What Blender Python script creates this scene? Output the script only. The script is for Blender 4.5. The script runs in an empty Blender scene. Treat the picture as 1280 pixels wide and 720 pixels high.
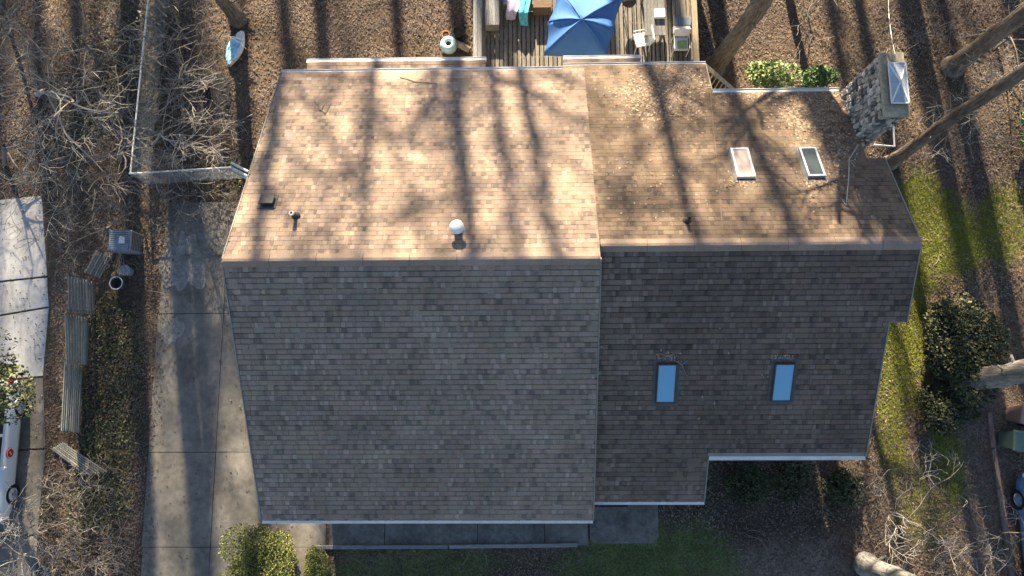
import bpy, math, random
import numpy as np
from math import sin, cos, tan, pi, radians, sqrt, atan2
from mathutils import Vector, Matrix, noise

# ------------------------------------------------------------------ camera, sky, sun, exposure
scene = bpy.context.scene
COL = scene.collection
H = 24.1; FPX = 900.0
th, side, roll = radians(8.65), radians(1.1), radians(.38)
F = Vector((0, sin(th), -cos(th))); U = Vector((0, cos(th), sin(th))); R = Vector((1, 0, 0))
F, R = F*cos(side)-R*sin(side), R*cos(side)+F*sin(side)
R, U = R*cos(roll)-U*sin(roll), U*cos(roll)+R*sin(roll)
CAM = Vector((0, 0, H))
cam_data = bpy.data.cameras.new('camera'); cam = bpy.data.objects.new('camera', cam_data); COL.objects.link(cam)
cam_data.sensor_width = 36; cam_data.lens = 36*FPX/1280; cam_data.clip_end = 3000; cam_data.clip_start = .1
m3 = Matrix((R, U, -F)).transposed()
cam.matrix_world = Matrix.Translation(CAM) @ m3.to_4x4()
scene.camera = cam

SUN_EL = radians(24.0); SUN_AZ = radians(-6.5)        # azimuth measured from +Y (the back yard), negative = towards -X
sun_dir = Vector((sin(SUN_AZ)*cos(SUN_EL), cos(SUN_AZ)*cos(SUN_EL), sin(SUN_EL)))
world = bpy.data.worlds.new('World'); scene.world = world; world.use_nodes = True
wn = world.node_tree.nodes; wl = world.node_tree.links
sky = wn.new('ShaderNodeTexSky'); sky.sky_type = 'NISHITA'; sky.sun_disc = False
sky.sun_elevation = SUN_EL; sky.sun_rotation = SUN_AZ; sky.air_density = 1.0; sky.dust_density = .8; sky.ozone_density = 1.9
bg = wn['Background']; bg.inputs['Strength'].default_value = .05   # low winter sun, deep blue sky
wl.new(sky.outputs[0], bg.inputs[0])
sd = bpy.data.lights.new('sun', 'SUN'); sd.energy = 5.0; sd.angle = radians(.7); sd.color = (1, .845, .61)
so = bpy.data.objects.new('sun', sd); COL.objects.link(so); so.location = (0, 30, 40)
so.rotation_euler = sun_dir.to_track_quat('Z', 'Y').to_euler()
scene.view_settings.view_transform = 'Standard'; scene.view_settings.look = 'None'
scene.view_settings.gamma = 1; scene.view_settings.use_curve_mapping = False
scene.view_settings.exposure = 2.4
scene.render.engine = 'CYCLES'

rnd = random.Random(7)
# ------------------------------------------------------------------ helpers
def A(px, py, z=0.0):
    """point of the place at height z that a survey of the photograph gives for pixel px, py"""
    d = F + R*((px-640)/FPX) + U*((360-py)/FPX)
    return CAM + d*((z-H)/d.z)
PITCH = .532; PANG = math.atan(PITCH)
RL_Y, RL_Z = 3.06, 8.40          # left ridge
RR_Y, RR_Z = 3.39, 8.165         # right ridge
def on_roof(px, py, zr=RR_Z, yr=RR_Y, s=-PITCH):
    d = F + R*((px-640)/FPX) + U*((360-py)/FPX)
    return CAM + d*((zr-s*yr-H)/(d.z-s*d.y))
def rl(x, y): return RL_Z - PITCH*abs(y-RL_Y)
def rr(x, y): return RR_Z - PITCH*abs(y-RR_Y)

class MB:
    def __init__(s): s.v = []; s.f = []; s.c = []
    def add(s, vs, fs, col=(1, 1, 1)):
        o = len(s.v); s.v += [tuple(p) for p in vs]
        for f in fs: s.f.append([i+o for i in f]); s.c.append(col)
        return s
    def box(s, c, d, rot=None, col=(1, 1, 1)):
        x, y, z = d[0]/2, d[1]/2, d[2]/2
        P = [Vector((a, b, e)) for e in (-z, z) for b in (-y, y) for a in (-x, x)]
        if rot is not None: P = [rot @ p for p in P]
        c = Vector(c)
        return s.add([p+c for p in P], [(0, 2, 3, 1), (4, 5, 7, 6), (0, 1, 5, 4), (2, 6, 7, 3), (0, 4, 6, 2), (1, 3, 7, 5)], col)
    def bar(s, a, b, w, h, col=(1, 1, 1), up=(0, 0, 1)):
        a, b = Vector(a), Vector(b); d = (b-a); L = d.length; d.normalize()
        sx = d.cross(Vector(up)); sx = sx.normalized() if sx.length > 1e-5 else Vector((1, 0, 0)); uz = sx.cross(d)
        return s.box((a+b)/2, (w, L, h), Matrix((sx, d, uz)).transposed(), col)
    def tube(s, pts, rad, n=6, col=(1, 1, 1), caps=True):
        pts = [Vector(p) for p in pts]; o = len(s.v)
        if not hasattr(rad, '__len__'): rad = [rad]*len(pts)
        ref = Vector((.31, .73, .6))
        for i, p in enumerate(pts):
            d = (pts[min(i+1, len(pts)-1)]-pts[max(i-1, 0)]).normalized()
            a = d.cross(ref)
            if a.length < .05: a = d.cross(Vector((1, 0, 0)))
            a.normalize(); b = d.cross(a)
            for k in range(n):
                t = 2*pi*k/n; q = p + (a*cos(t)+b*sin(t))*rad[i]; s.v.append((q.x, q.y, q.z))
        for i in range(len(pts)-1):
            for k in range(n):
                k2 = (k+1) % n
                s.f.append([o+i*n+k, o+i*n+k2, o+(i+1)*n+k2, o+(i+1)*n+k]); s.c.append(col)
        if caps:
            s.f.append([o+k for k in range(n)][::-1]); s.c.append(col)
            s.f.append([o+(len(pts)-1)*n+k for k in range(n)]); s.c.append(col)
        return s
    def lathe(s, c, prof, n=20, col=(1, 1, 1), rot=None):
        o = len(s.v); c = Vector(c)
        for r, z in prof:
            for k in range(n):
                t = 2*pi*k/n; p = Vector((r*cos(t), r*sin(t), z))
                if rot is not None: p = rot @ p
                s.v.append(tuple(p+c))
        for i in range(len(prof)-1):
            for k in range(n):
                k2 = (k+1) % n; s.f.append([o+i*n+k, o+i*n+k2, o+(i+1)*n+k2, o+(i+1)*n+k]); s.c.append(col)
        return s
    def prism(s, poly, z0, z1, col=(1, 1, 1)):
        n = len(poly); vs = [(p[0], p[1], z0) for p in poly]+[(p[0], p[1], z1) for p in poly]
        fs = [list(range(n))[::-1], list(range(n, 2*n))]+[(i, (i+1) % n, n+(i+1) % n, n+i) for i in range(n)]
        return s.add(vs, fs, col)
    def mesh(s, name, mat, smooth=False):
        me = bpy.data.meshes.new(name); me.from_pydata(s.v, [], s.f)
        at = me.color_attributes.new('Col', 'FLOAT_COLOR', 'CORNER')
        arr = np.ones((len(me.loops), 4), np.float32); i = 0
        cc = np.array([c[:3] for c in s.c], np.float32).reshape(-1, 3)
        arr[:, :3] = np.repeat(cc, [len(f) for f in s.f], axis=0)
        at.data.foreach_set('color', arr.ravel())
        if smooth: me.polygons.foreach_set('use_smooth', [True]*len(me.polygons))
        me.materials.append(mat); me.update(); return me
    def build(s, name, mat, parent=None, smooth=False, bevel=0):
        o = link(name, s.mesh(name, mat, smooth), parent)
        if bevel:
            b = o.modifiers.new('bevel', 'BEVEL'); b.width = bevel; b.segments = 2; b.limit_method = 'ANGLE'
        return o
def link(name, me, parent=None):
    o = bpy.data.objects.new(name, me); COL.objects.link(o)
    if parent is not None:
        o.parent = parent; o.matrix_parent_inverse = pinv(parent)
    return o
def world_of(o):
    m = Matrix.LocRotScale(o.location, o.rotation_euler, o.scale)
    if o.parent is None: return m
    return world_of(o.parent) @ o.matrix_parent_inverse @ m
def pinv(o): return world_of(o).inverted()
def tag(o, label, cat, group=None, kind=None):
    o['label'] = label
    if cat: o['category'] = cat
    if group: o['group'] = group
    if kind: o['kind'] = kind
    return o
def struct(o, label=None, kind='structure'):
    o['kind'] = kind
    if label: o['label'] = label
    return o
def thing(name, label, cat, loc=(0, 0, 0), group=None):
    o = bpy.data.objects.new(name, None); COL.objects.link(o); o.location = loc; o.empty_display_size = .2
    return tag(o, label, cat, group)
def sub(name, mb, mat, parent, **k): return mb.build(name, mat, parent, **k)
def fastmesh(name, verts, faces, cols, mat, parent=None):
    """verts (n,3), faces (m,k), cols (m,3): numpy scatter mesh"""
    me = bpy.data.meshes.new(name); m, k = faces.shape
    me.vertices.add(len(verts)); me.vertices.foreach_set('co', verts.astype(np.float32).ravel())
    me.loops.add(m*k); me.loops.foreach_set('vertex_index', faces.astype(np.int32).ravel())
    me.polygons.add(m); me.polygons.foreach_set('loop_start', np.arange(0, m*k, k, dtype=np.int32))
    me.update(calc_edges=True)
    at = me.color_attributes.new('Col', 'FLOAT_COLOR', 'CORNER')
    arr = np.ones((m*k, 4), np.float32); arr[:, :3] = np.repeat(cols.astype(np.float32), k, axis=0)
    at.data.foreach_set('color', arr.ravel()); me.materials.append(mat)
    return link(name, me, parent)

# ------------------------------------------------------------------ materials
def mat(name, col=(.5, .5, .5), rough=.8, attr=False, nscale=0, namt=.3, n2=0, n2amt=.3, metal=0, bump=0, bscale=40, spec=.3, stretch=None, trans=0, coat=0):
    m = bpy.data.materials.new(name); m.use_nodes = True; nt = m.node_tree; N, L = nt.nodes, nt.links
    p = N['Principled BSDF']; p.inputs['Roughness'].default_value = rough; p.inputs['Metallic'].default_value = metal
    p.inputs['Specular IOR Level'].default_value = spec
    if coat: p.inputs['Coat Weight'].default_value = coat; p.inputs['Coat Roughness'].default_value = .08
    if attr:
        a = N.new('ShaderNodeAttribute'); a.attribute_name = 'Col'; src = a.outputs['Color']
        if col != (1, 1, 1):
            mx = N.new('ShaderNodeMix'); mx.data_type = 'RGBA'; mx.blend_type = 'MULTIPLY'; mx.inputs[0].default_value = 1
            L.new(src, mx.inputs[6]); mx.inputs[7].default_value = (*col, 1); src = mx.outputs[2]
    else:
        c = N.new('ShaderNodeRGB'); c.outputs[0].default_value = (*col, 1); src = c.outputs[0]
    tc = N.new('ShaderNodeNewGeometry'); pos = tc.outputs['Position']
    if stretch:
        mp = N.new('ShaderNodeMapping'); mp.inputs['Scale'].default_value = stretch; L.new(pos, mp.inputs[0]); pos = mp.outputs[0]
    for sc, am in ((nscale, namt), (n2, n2amt)):
        if not sc: continue
        nz = N.new('ShaderNodeTexNoise'); nz.inputs['Scale'].default_value = sc; nz.inputs['Detail'].default_value = 5; nz.inputs['Roughness'].default_value = .65
        L.new(pos, nz.inputs['Vector'])
        mr = N.new('ShaderNodeMapRange'); mr.inputs[1].default_value = .3; mr.inputs[2].default_value = .7
        mr.inputs[3].default_value = 1-am; mr.inputs[4].default_value = 1+am; L.new(nz.outputs[0], mr.inputs[0])
        mx = N.new('ShaderNodeMix'); mx.data_type = 'RGBA'; mx.blend_type = 'MULTIPLY'; mx.inputs[0].default_value = 1
        L.new(src, mx.inputs[6]); L.new(mr.outputs[0], mx.inputs[7]); src = mx.outputs[2]
    L.new(src, p.inputs['Base Color'])
    if trans: p.inputs['Subsurface Weight'].default_value = 0
    if bump:
        nz = N.new('ShaderNodeTexNoise'); nz.inputs['Scale'].default_value = bscale; nz.inputs['Detail'].default_value = 4
        L.new(pos, nz.inputs['Vector']); b = N.new('ShaderNodeBump'); b.inputs['Strength'].default_value = bump; b.inputs['Distance'].default_value = .03
        L.new(nz.outputs[0], b.inputs['Height']); L.new(b.outputs[0], p.inputs['Normal'])
    return m
M = {}
M['shingle'] = mat('asphalt_shingle', (1, 1, 1), .95, attr=True, nscale=.8, namt=.20, n2=45, n2amt=.22, spec=.15)
M['leaf'] = mat('dry_leaf', (1, 1, 1), .8, attr=True, spec=.2)
M['green'] = mat('green_leaf', (1, 1, 1), .6, attr=True, spec=.3)
M['ground'] = mat('forest_soil', (1, 1, 1), .95, attr=True, nscale=1.3, namt=.3, n2=14, n2amt=.5, bump=.6, bscale=12, spec=.1)
M['concrete'] = mat('concrete', (.15, .138, .12), .9, nscale=.6, namt=.42, n2=5, n2amt=.22, bump=.15, bscale=60, spec=.2)
M['concrete_pale'] = mat('pale_concrete', (.38, .37, .355), .9, nscale=.5, namt=.3, n2=6, n2amt=.15, bump=.15, bscale=60, spec=.2)
M['concrete_patch'] = mat('spalled_concrete', (.215, .20, .18), .95, nscale=2.2, namt=.3, n2=11, n2amt=.3, bump=.4, bscale=30, spec=.2)
M['concrete_dark'] = mat('dark_concrete', (.15, .14, .125), .9, nscale=1.2, namt=.4, n2=9, n2amt=.3, bump=.15, bscale=60, spec=.2)
M['white'] = mat('white_paint', (.70, .68, .64), .5, nscale=3, namt=.12, n2=25, n2amt=.08)
M['white_fab'] = mat('white_fabric', (.75, .74, .72), .9, nscale=6, namt=.1)
M['metal'] = mat('galvanised_metal', (.42, .46, .50), .45, metal=.5, nscale=4, namt=.2)
M['cap'] = mat('chimney_cap_metal', (.36, .39, .43), .5, metal=.35, nscale=5, namt=.18, n2=30, n2amt=.12)
M['dark'] = mat('dark_metal', (.045, .042, .04), .6, nscale=8, namt=.3)
M['brown_metal'] = mat('brown_metal', (.075, .07, .066), .6, nscale=8, namt=.3)
M['siding'] = mat('painted_siding', (.30, .29, .26), .8, nscale=2, namt=.15, n2=20, n2amt=.1)
M['wood_grey'] = mat('weathered_board', (1, 1, 1), .9, attr=True, nscale=3, namt=.25, n2=12, n2amt=.35, stretch=(7, .6, 7), spec=.15)
M['wood_x'] = mat('weathered_board_across', (1, 1, 1), .9, attr=True, nscale=3, namt=.25, n2=12, n2amt=.35, stretch=(.6, 7, 7), spec=.15)
M['bark'] = mat('bark', (.175, .143, .112), .95, nscale=2.5, namt=.35, n2=16, n2amt=.55, bump=1, bscale=16, stretch=(1, 1, .22), spec=.1)
M['bark_grey'] = mat('grey_bark', (.22, .205, .185), .95, nscale=2.0, namt=.3, n2=14, n2amt=.5, bump=1, bscale=16, stretch=(1, 1, .22), spec=.1)
M['twig'] = mat('pale_twig', (.20, .18, .155), .9, nscale=4, namt=.4, spec=.15)
M['twig_white'] = mat('white_bare_twig', (.36, .33, .285), .9, nscale=4, namt=.3, spec=.15)
M['stone'] = mat('chimney_stone', (1, 1, 1), .9, attr=True, nscale=9, namt=.35, n2=35, n2amt=.25, bump=.6, bscale=25, spec=.15)
M['mortar'] = mat('mortar', (.12, .11, .10), .95, nscale=6, namt=.25)
M['umbrella'] = mat('blue_canvas', (.045, .13, .33), .75, nscale=2.5, namt=.12, n2=40, n2amt=.05, spec=.25)
M['teal'] = mat('pale_teal_glaze', (.42, .60, .62), .4, nscale=7, namt=.2)
M['terracotta'] = mat('terracotta', (.45, .20, .11), .85, nscale=8, namt=.2)
M['turq'] = mat('turquoise_cloth', (.09, .42, .52), .85, nscale=11, namt=.55, n2=25, n2amt=.2)
M['lilac'] = mat('lilac_cloth', (.42, .36, .46), .9, nscale=9, namt=.2)
M['float'] = mat('blue_white_vinyl', (.30, .60, .70), .45, nscale=3, namt=.5, n2=9, n2amt=.4)
M['soil'] = mat('dark_soil', (.05, .04, .03), .95, nscale=10, namt=.3)
M['rubber'] = mat('black_rubber', (.02, .02, .022), .8)
M['carwhite'] = mat('white_car_paint', (.66, .68, .69), .35, coat=.4)
M['carblue'] = mat('blue_car_paint', (.09, .22, .42), .3, coat=.6)
M['glass'] = mat('dark_glass', (.02, .025, .03), .06, spec=.8)
M['sky_glass'] = mat('sky_reflection_glass', (.16, .35, .47), .12, metal=.3, spec=.8)  # blue sky reflection painted into the pane colour
M['pale_glass'] = mat('sun_glare_skylight_pane', (.30, .24, .225), .3, spec=.6, nscale=7, namt=.12)  # sun glare painted into the pane as a pale tone
M['grey_glass'] = mat('grey_skylight_glass', (.04, .05, .05), .15, spec=.6)
M['red'] = mat('red_decal', (.45, .03, .03), .5)
M['greenbin'] = mat('green_plastic', (.09, .14, .11), .5, nscale=5, namt=.1)
M['brownbin'] = mat('pinkish_brown_plastic', (.30, .20, .17), .6, nscale=5, namt=.15)
M['lamp'] = mat('lamp_glass', (.7, .7, .68), .15)
M['greencush'] = mat('green_cushion', (.26, .38, .16), .9, nscale=9, namt=.25)
M['cloth_dark'] = mat('landscape_fabric', (.016, .015, .017), .8, nscale=3, namt=.35)
M['mat'] = mat('door_mat', (.035, .032, .035), .95, nscale=20, namt=.3)

def jc(c, rg, a=.85, b=1.15):
    k = rg.uniform(a, b); return tuple(v*k for v in c)
# ------------------------------------------------------------------ ground
def inrect(x, y, r): return r[0] < x < r[1] and r[2] < y < r[3]
HOUSE = [(-6.5, 1.4, -2.75, 8.65), (1.4, 4.75, -2.3, 8.8), (4.75, 8.3, -1.15, 7.8)]
DRIVE = (-12.55, -6.55, -16, 6.7)
DECKR = (-1.8, 5.95, 8.8, 16.5)
NDRIVE = (-22, -16.25, -16, 6.9)
BARK = (.075, .055, .04); LITTER = (.13, .092, .06); MOSS = (.16, .175, .03); GRASS = (.13, .16, .06); SOILC = (.22, .175, .145); DK = (.05, .045, .03)
def blob(x, y, cx, cy, rx, ry, n=.5):
    d = sqrt(((x-cx)/rx)**2+((y-cy)/ry)**2) + n*noise.noise((x*.7, y*.7, 3.3)) + .35*n*noise.noise((x*2.6, y*2.6, 9))
    return max(0, min(1, (1.15-d)/.4))
def zones(x, y):
    moss = max(blob(x, y, 13.6, 5.2, 2.0, 2.1), blob(x, y, 12.2, 2.6, 1.3, 3.2), .85*blob(x, y, 11.9, -.4, .55, 2.6), .9*blob(x, y, 13.6, -1.9, .55, 1.3), .8*blob(x, y, 16.3, 5.8, .9, 1.6), .5*blob(x, y, 12.6, -3.5, .8, 1.6))
    grass = max(blob(x, y, 4.0, -5.2, 2.6, 1.3), .7*blob(x, y, -3.6, -5.3, 2.6, .8), blob(x, y, 5.0, -8.5, 5.6, 2.4))
    dark = max(blob(x, y, -14.0, -.6, 1.3, 5.4), .8*blob(x, y, -14.8, -5.2, 2.2, 2.6), .85*blob(x, y, 7, -3.1, 3.4, 1.8), .6*blob(x, y, -14, 11, 2.4, 4))
    soil = max(.8*blob(x, y, 8.6, -5.6, 2.2, 1.3), .6*blob(x, y, 14.8, -3, 1.1, 4))
    return moss, grass, dark, soil
def lerp(a, b, t): return tuple(a[i]*(1-t)+b[i]*t for i in range(3))
g = MB(); NX, NY = 150, 100; X0, X1, Y0, Y1 = -24, 22, -10, 20
cols = []
for j in range(NY+1):
    for i in range(NX+1):
        x = X0+(X1-X0)*i/NX; y = Y0+(Y1-Y0)*j/NY
        flat = any(inrect(x, y, (r[0]-.6, r[1]+.6, r[2]-2.2, r[3]+.6)) for r in HOUSE+[DRIVE, NDRIVE])
        edge = i in (0, NX) or j in (0, NY)
        z = 0 if (flat or edge) else .05*noise.noise((x*.35, y*.35, 1))+.02*noise.noise((x*1.6, y*1.6, 5))-.02
        g.v.append((x, y, z))
        mo, gr, dk, sl = zones(x, y)
        c = lerp(LITTER, BARK, max(0, min(1, .5+1.2*noise.noise((x*.25, y*.25, 8)))))
        c = lerp(c, SOILC, sl); c = lerp(c, DK, dk); c = lerp(c, GRASS, gr); c = lerp(c, MOSS, mo*.9); cols.append(c)
for j in range(NY):
    for i in range(NX):
        a = j*(NX+1)+i; f = [a, a+1, a+NX+2, a+NX+1]; g.f.append(f); g.c.append((0, 0, 0))
# the same sheet goes on to the horizon
o = len(g.v); B = 600
g.v += [(-B, -B, 0), (B, -B, 0), (B, B, 0), (-B, B, 0)]
cols += [LITTER]*4
c00, c10, c11, c01 = 0, NX, (NX+1)*(NY+1)-1, (NX+1)*NY
for f in ([o, o+1]+list(range(NX, -1, -1)), [o+1, o+2]+[(NX+1)*j+NX for j in range(NY, -1, -1)], [o+2, o+3]+[c01+i for i in range(0, NX+1)], [o+3, o]+[(NX+1)*j for j in range(0, NY+1)]):
    g.f.append(f); g.c.append(LITTER)
me = bpy.data.meshes.new('ground'); me.from_pydata(g.v, [], g.f)
at = me.color_attributes.new('Col', 'FLOAT_COLOR', 'POINT'); at.data.foreach_set('color', np.c_[np.array(cols), np.ones(len(cols))].astype(np.float32).ravel())
me.polygons.foreach_set('use_smooth', [True]*len(me.polygons)); me.materials.append(M['ground'])
ground = link('ground', me); struct(ground, 'brown leaf strewn ground with moss and grass round the house')

# concrete: driveway slabs
def slab(parent, poly, z, m, gap=.012):
    c = sum((Vector((p[0], p[1], 0)) for p in poly), Vector())/len(poly)
    q = []
    for p in poly:
        d = c-Vector((p[0], p[1], 0)); q.append(Vector((p[0], p[1], 0))+d.normalized()*gap)
    mb = MB(); mb.prism([(p.x, p.y) for p in q], -.08, z); return sub('slab', mb, m, parent, bevel=.008)
drive = bpy.data.objects.new('driveway', None); COL.objects.link(drive); drive.location = (-9.5, 0, 0); struct(drive, 'stained concrete driveway along the left side of the house')
XJ = -10.25
rows = [6.75, 2.85, -1.75, -4.75, -9.2, -15]
for a, b in zip(rows[:-1], rows[1:]):
    wl_, wr = -12.45+.05*rnd.uniform(-1, 1), -6.5
    slab(drive, [(wl_, b), (XJ, b), (XJ, a), (wl_, a)], .045+rnd.uniform(-.004, .004), M['concrete'])
    slab(drive, [(XJ, b), (wr, b), (wr, a), (XJ, a)], .045+rnd.uniform(-.004, .004), M['concrete'])
def irregular(cx, cy, rx, ry, n=70, seed=1, amp=.34):
    rr_ = random.Random(seed); ph = [rr_.uniform(0, 6.28) for _ in range(9)]
    return [(cx+rx*cos(t)*(1+amp*sum(sin((k+2)*t+ph[k])/(k+1.5) for k in range(9))), cy+ry*sin(t)*(1+amp*sum(sin((k+2)*t+ph[k])/(k+1.5) for k in range(9)))) for t in [2*pi*i/n for i in range(n)]]
for k, (px, py, rx, ry) in enumerate([(230, 330, .62, 1.15), (216, 413, .30, .55)]):
    c = A(px, py); mb = MB(); mb.prism(irregular(c.x, c.y, rx, ry, seed=k+3), .03, .0545+.003*k); o = sub('patch', mb, M['concrete_patch'], drive); o['label'] = 'pale spalled patch on the driveway slab'
ndrive = bpy.data.objects.new('neighbour_driveway', None); COL.objects.link(ndrive); ndrive.location = (-18, 0, 0); struct(ndrive, 'pale concrete driveway along the left edge')
def gp(*pts): return [tuple(A(px, py).xy) for px, py in pts]
for poly, m in [([(-60, 256), (53, 245), (60, 345), (-60, 358)], 'concrete_pale'), ([(-60, 360), (60, 347), (62, 383), (-60, 404)], 'concrete_pale'), ([(-60, 406), (62, 385), (55, 470), (-60, 480)], 'concrete_pale'),
                ([(-60, 482), (55, 472), (58, 560), (-60, 566)], 'concrete'), ([(-60, 568), (58, 562), (48, 668), (-60, 672)], 'concrete'), ([(-60, 674), (48, 670), (44, 790), (-60, 800)], 'concrete')]:
    P = gp(*poly); slab(ndrive, P[::-1] if False else [P[3], P[2], P[1], P[0]], .04+rnd.uniform(-.003, .003), M[m])
# front apron, patio, edging
apron = bpy.data.objects.new('front_walk', None); COL.objects.link(apron); apron.location = (-2, -4, 0); struct(apron, 'concrete walk along the front wall under the eave')
for xa, xb, m in ((-6.4, -4.6, 'concrete_dark'), (-4.6, -1.6, 'concrete_dark'), (-1.6, .55, 'concrete_dark'), (.55, 1.95, 'concrete')):
    slab(apron, [(xa, -4.72), (xb, -4.70), (xb, -2.7), (xa, -2.7)], .05, M[m])
P = [(2.0, -4.5), (2.15, -4.62), (4.0, -4.62), (4.2, -4.4), (4.2, -2.25), (2.0, -2.25)]
mb = MB(); mb.prism(P, -.05, .075); patio = sub('patio', mb, M['concrete_dark'], None, bevel=.02); struct(patio, 'dark concrete patio slab by the front door')

# ------------------------------------------------------------------ the house
house = thing('house', 'two storey house with brown shingle gable roof in two stepped sections', 'house', (1.0, 3.1, 0))
E_ = .135
PAL_M = [(.252, .19, .147), (.26, .197, .152), (.245, .185, .144), (.255, .194, .155), (.248, .185, .138)]   # the common tabs
PAL_O = [(.165, .127, .102), (.145, .115, .096), (.18, .139, .11), (.17, .134, .112), (.31, .243, .19), (.30, .23, .173)]   # the odd dark and light ones
PAL_T = PAL_M
def strip_geo(L, rg, tone=1.0):
    """one laminated shingle: local x along the course, y up the slope, z out of the roof"""
    V, Fc, C = [], [], []
    def q(vs, fs, cs):
        o = len(V); V.extend(vs)
        for f, c in zip(fs, cs): Fc.append([i+o for i in f]); C.append(c)
    j = rg.uniform(.95, 1.05)*tone
    jit = lambda c: tuple(v*j*rg.uniform(.96, 1.04) for v in c)
    shadow_band = lambda c: tuple(v*.34 for v in c)           # contact shadow of the course above, painted as a dark upper edge
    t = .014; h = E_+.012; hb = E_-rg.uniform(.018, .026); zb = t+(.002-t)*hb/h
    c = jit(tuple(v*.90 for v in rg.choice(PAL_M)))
    q([(.002, 0, 0), (L-.002, 0, 0), (L-.002, 0, t), (.002, 0, t), (L-.002, hb, zb), (.002, hb, zb), (L-.002, h, .002), (.002, h, .002)], [(0, 1, 2, 3), (3, 2, 4, 5), (5, 4, 6, 7)], [c, c, shadow_band(c)])
    x = rg.uniform(-.08, .05)
    while x < L-.04:
        odd = rg.random() < .38
        w = rg.choice((.08, .10, .12, .14)) if odd else rg.choice((.12, .16, .22, .34)); a, b = max(x, .003), min(x+w, L-.003)
        if b-a > .03:
            c = jit(rg.choice(PAL_O if odd else PAL_M)); z0, z1 = t+.006, .007; lo = rg.uniform(-.003, .002); zb = z0+(z1-z0)*hb/h
            dk = shadow_band(c) if rg.random() < .85 else c
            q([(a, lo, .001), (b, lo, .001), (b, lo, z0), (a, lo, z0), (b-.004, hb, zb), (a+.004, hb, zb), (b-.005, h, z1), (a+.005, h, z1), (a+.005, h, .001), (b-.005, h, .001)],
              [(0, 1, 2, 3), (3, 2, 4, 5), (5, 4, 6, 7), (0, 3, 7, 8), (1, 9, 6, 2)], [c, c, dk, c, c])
        x += w + rg.choice((.02, .05, .08, .12))
    return V, Fc, C
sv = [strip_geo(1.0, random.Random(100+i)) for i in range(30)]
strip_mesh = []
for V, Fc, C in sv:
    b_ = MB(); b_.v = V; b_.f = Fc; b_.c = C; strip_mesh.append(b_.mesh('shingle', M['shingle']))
rest = MB()
def frame(front, ridge_y, ridge_z):
    s, c = sin(PANG), cos(PANG)
    if front: Xa, Ua = Vector((1, 0, 0)), Vector((0, c, s))
    else: Xa, Ua = Vector((-1, 0, 0)), Vector((0, -c, s))
    Na = Xa.cross(Ua)
    return Xa, Ua, Na
singles = []
def lay(front, ry, rz, span, smax, single=0, tone=None, tint=(1, 1, 1)):
    """span(s) gives the x range of the course at slope distance s from the ridge"""
    Xa, Ua, Na = frame(front, ry, rz); n = int(smax/E_); out = []
    rg = random.Random(int(ry*100)+front)
    for k in range(n+1):
        s = min((k+1)*E_, smax+.02); xa, xb = span(s-.02)
        base = Vector((0, ry, rz))-Ua*s+Na*.001
        x = xa - ((k*.31+rg.uniform(0, .12)) % 1.0)
        while x < xb-.03:
            a, b = max(x, xa), min(x+1.0, xb); L = b-a
            if L > .05:
                x0 = a if front else b
                org = Vector((x0, base.y, base.z))
                if L > .999 and len(singles) < single:
                    singles.append((org, front, rg.randrange(30)))
                else:
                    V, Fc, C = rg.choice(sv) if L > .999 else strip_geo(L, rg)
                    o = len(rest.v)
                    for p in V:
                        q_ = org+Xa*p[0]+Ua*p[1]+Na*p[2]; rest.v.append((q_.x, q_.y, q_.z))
                    kk = tone(a+L/2, s) if tone else 1.0
                    for f, c in zip(Fc, C): rest.f.append([i+o for i in f]); rest.c.append(tuple(v*kk*tn for v, tn in zip(c, tint)))
            x += 1.0
SL_B = (8.98-RL_Y)/cos(PANG); SL_F = (RL_Y+3.06)/cos(PANG)
XL0, XL1 = -6.78, 1.66
XR1B, XR1C = 8.42, 8.83
sA_b = (9.15-RR_Y)/cos(PANG); sB_b = (8.08-RR_Y)/cos(PANG); sC_b = (5.78-RR_Y)/cos(PANG)
sA_f = (RR_Y+2.63)/cos(PANG); sB_f = (RR_Y+1.47)/cos(PANG); sC_f = (RR_Y-1.70)/cos(PANG)
lay(True, RL_Y, RL_Z, lambda s: (XL0, XL1), SL_F, single=300, tone=lambda x, s: .97+.1*noise.noise((x*1.3, s*.4, 2)))
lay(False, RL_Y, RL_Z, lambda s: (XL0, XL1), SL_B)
lay(False, RR_Y, RR_Z, lambda s: (1.0 if s > sA_b-.28 else 1.63, XR1C if s < sC_b else XR1B if s < sB_b else 5.03), sA_b, tone=lambda x, s: .66+.14*noise.noise((x*.9, s*.5, 1))+.05*noise.noise((x*3, s*2, 1)), tint=(1.0, .97, .90))
lay(True, RR_Y, RR_Z, lambda s: (1.63, XR1C if s < sC_f else XR1B if s < sB_f else 4.52), sA_f, tone=lambda x, s: .54+.16*noise.noise((x*1.6, s*.22, 4))+.06*noise.noise((x*2.5, s*2, 7))+(.2 if x < 2.3 else 0))   # darker section, streaked down the slope, lighter beside the step
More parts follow.
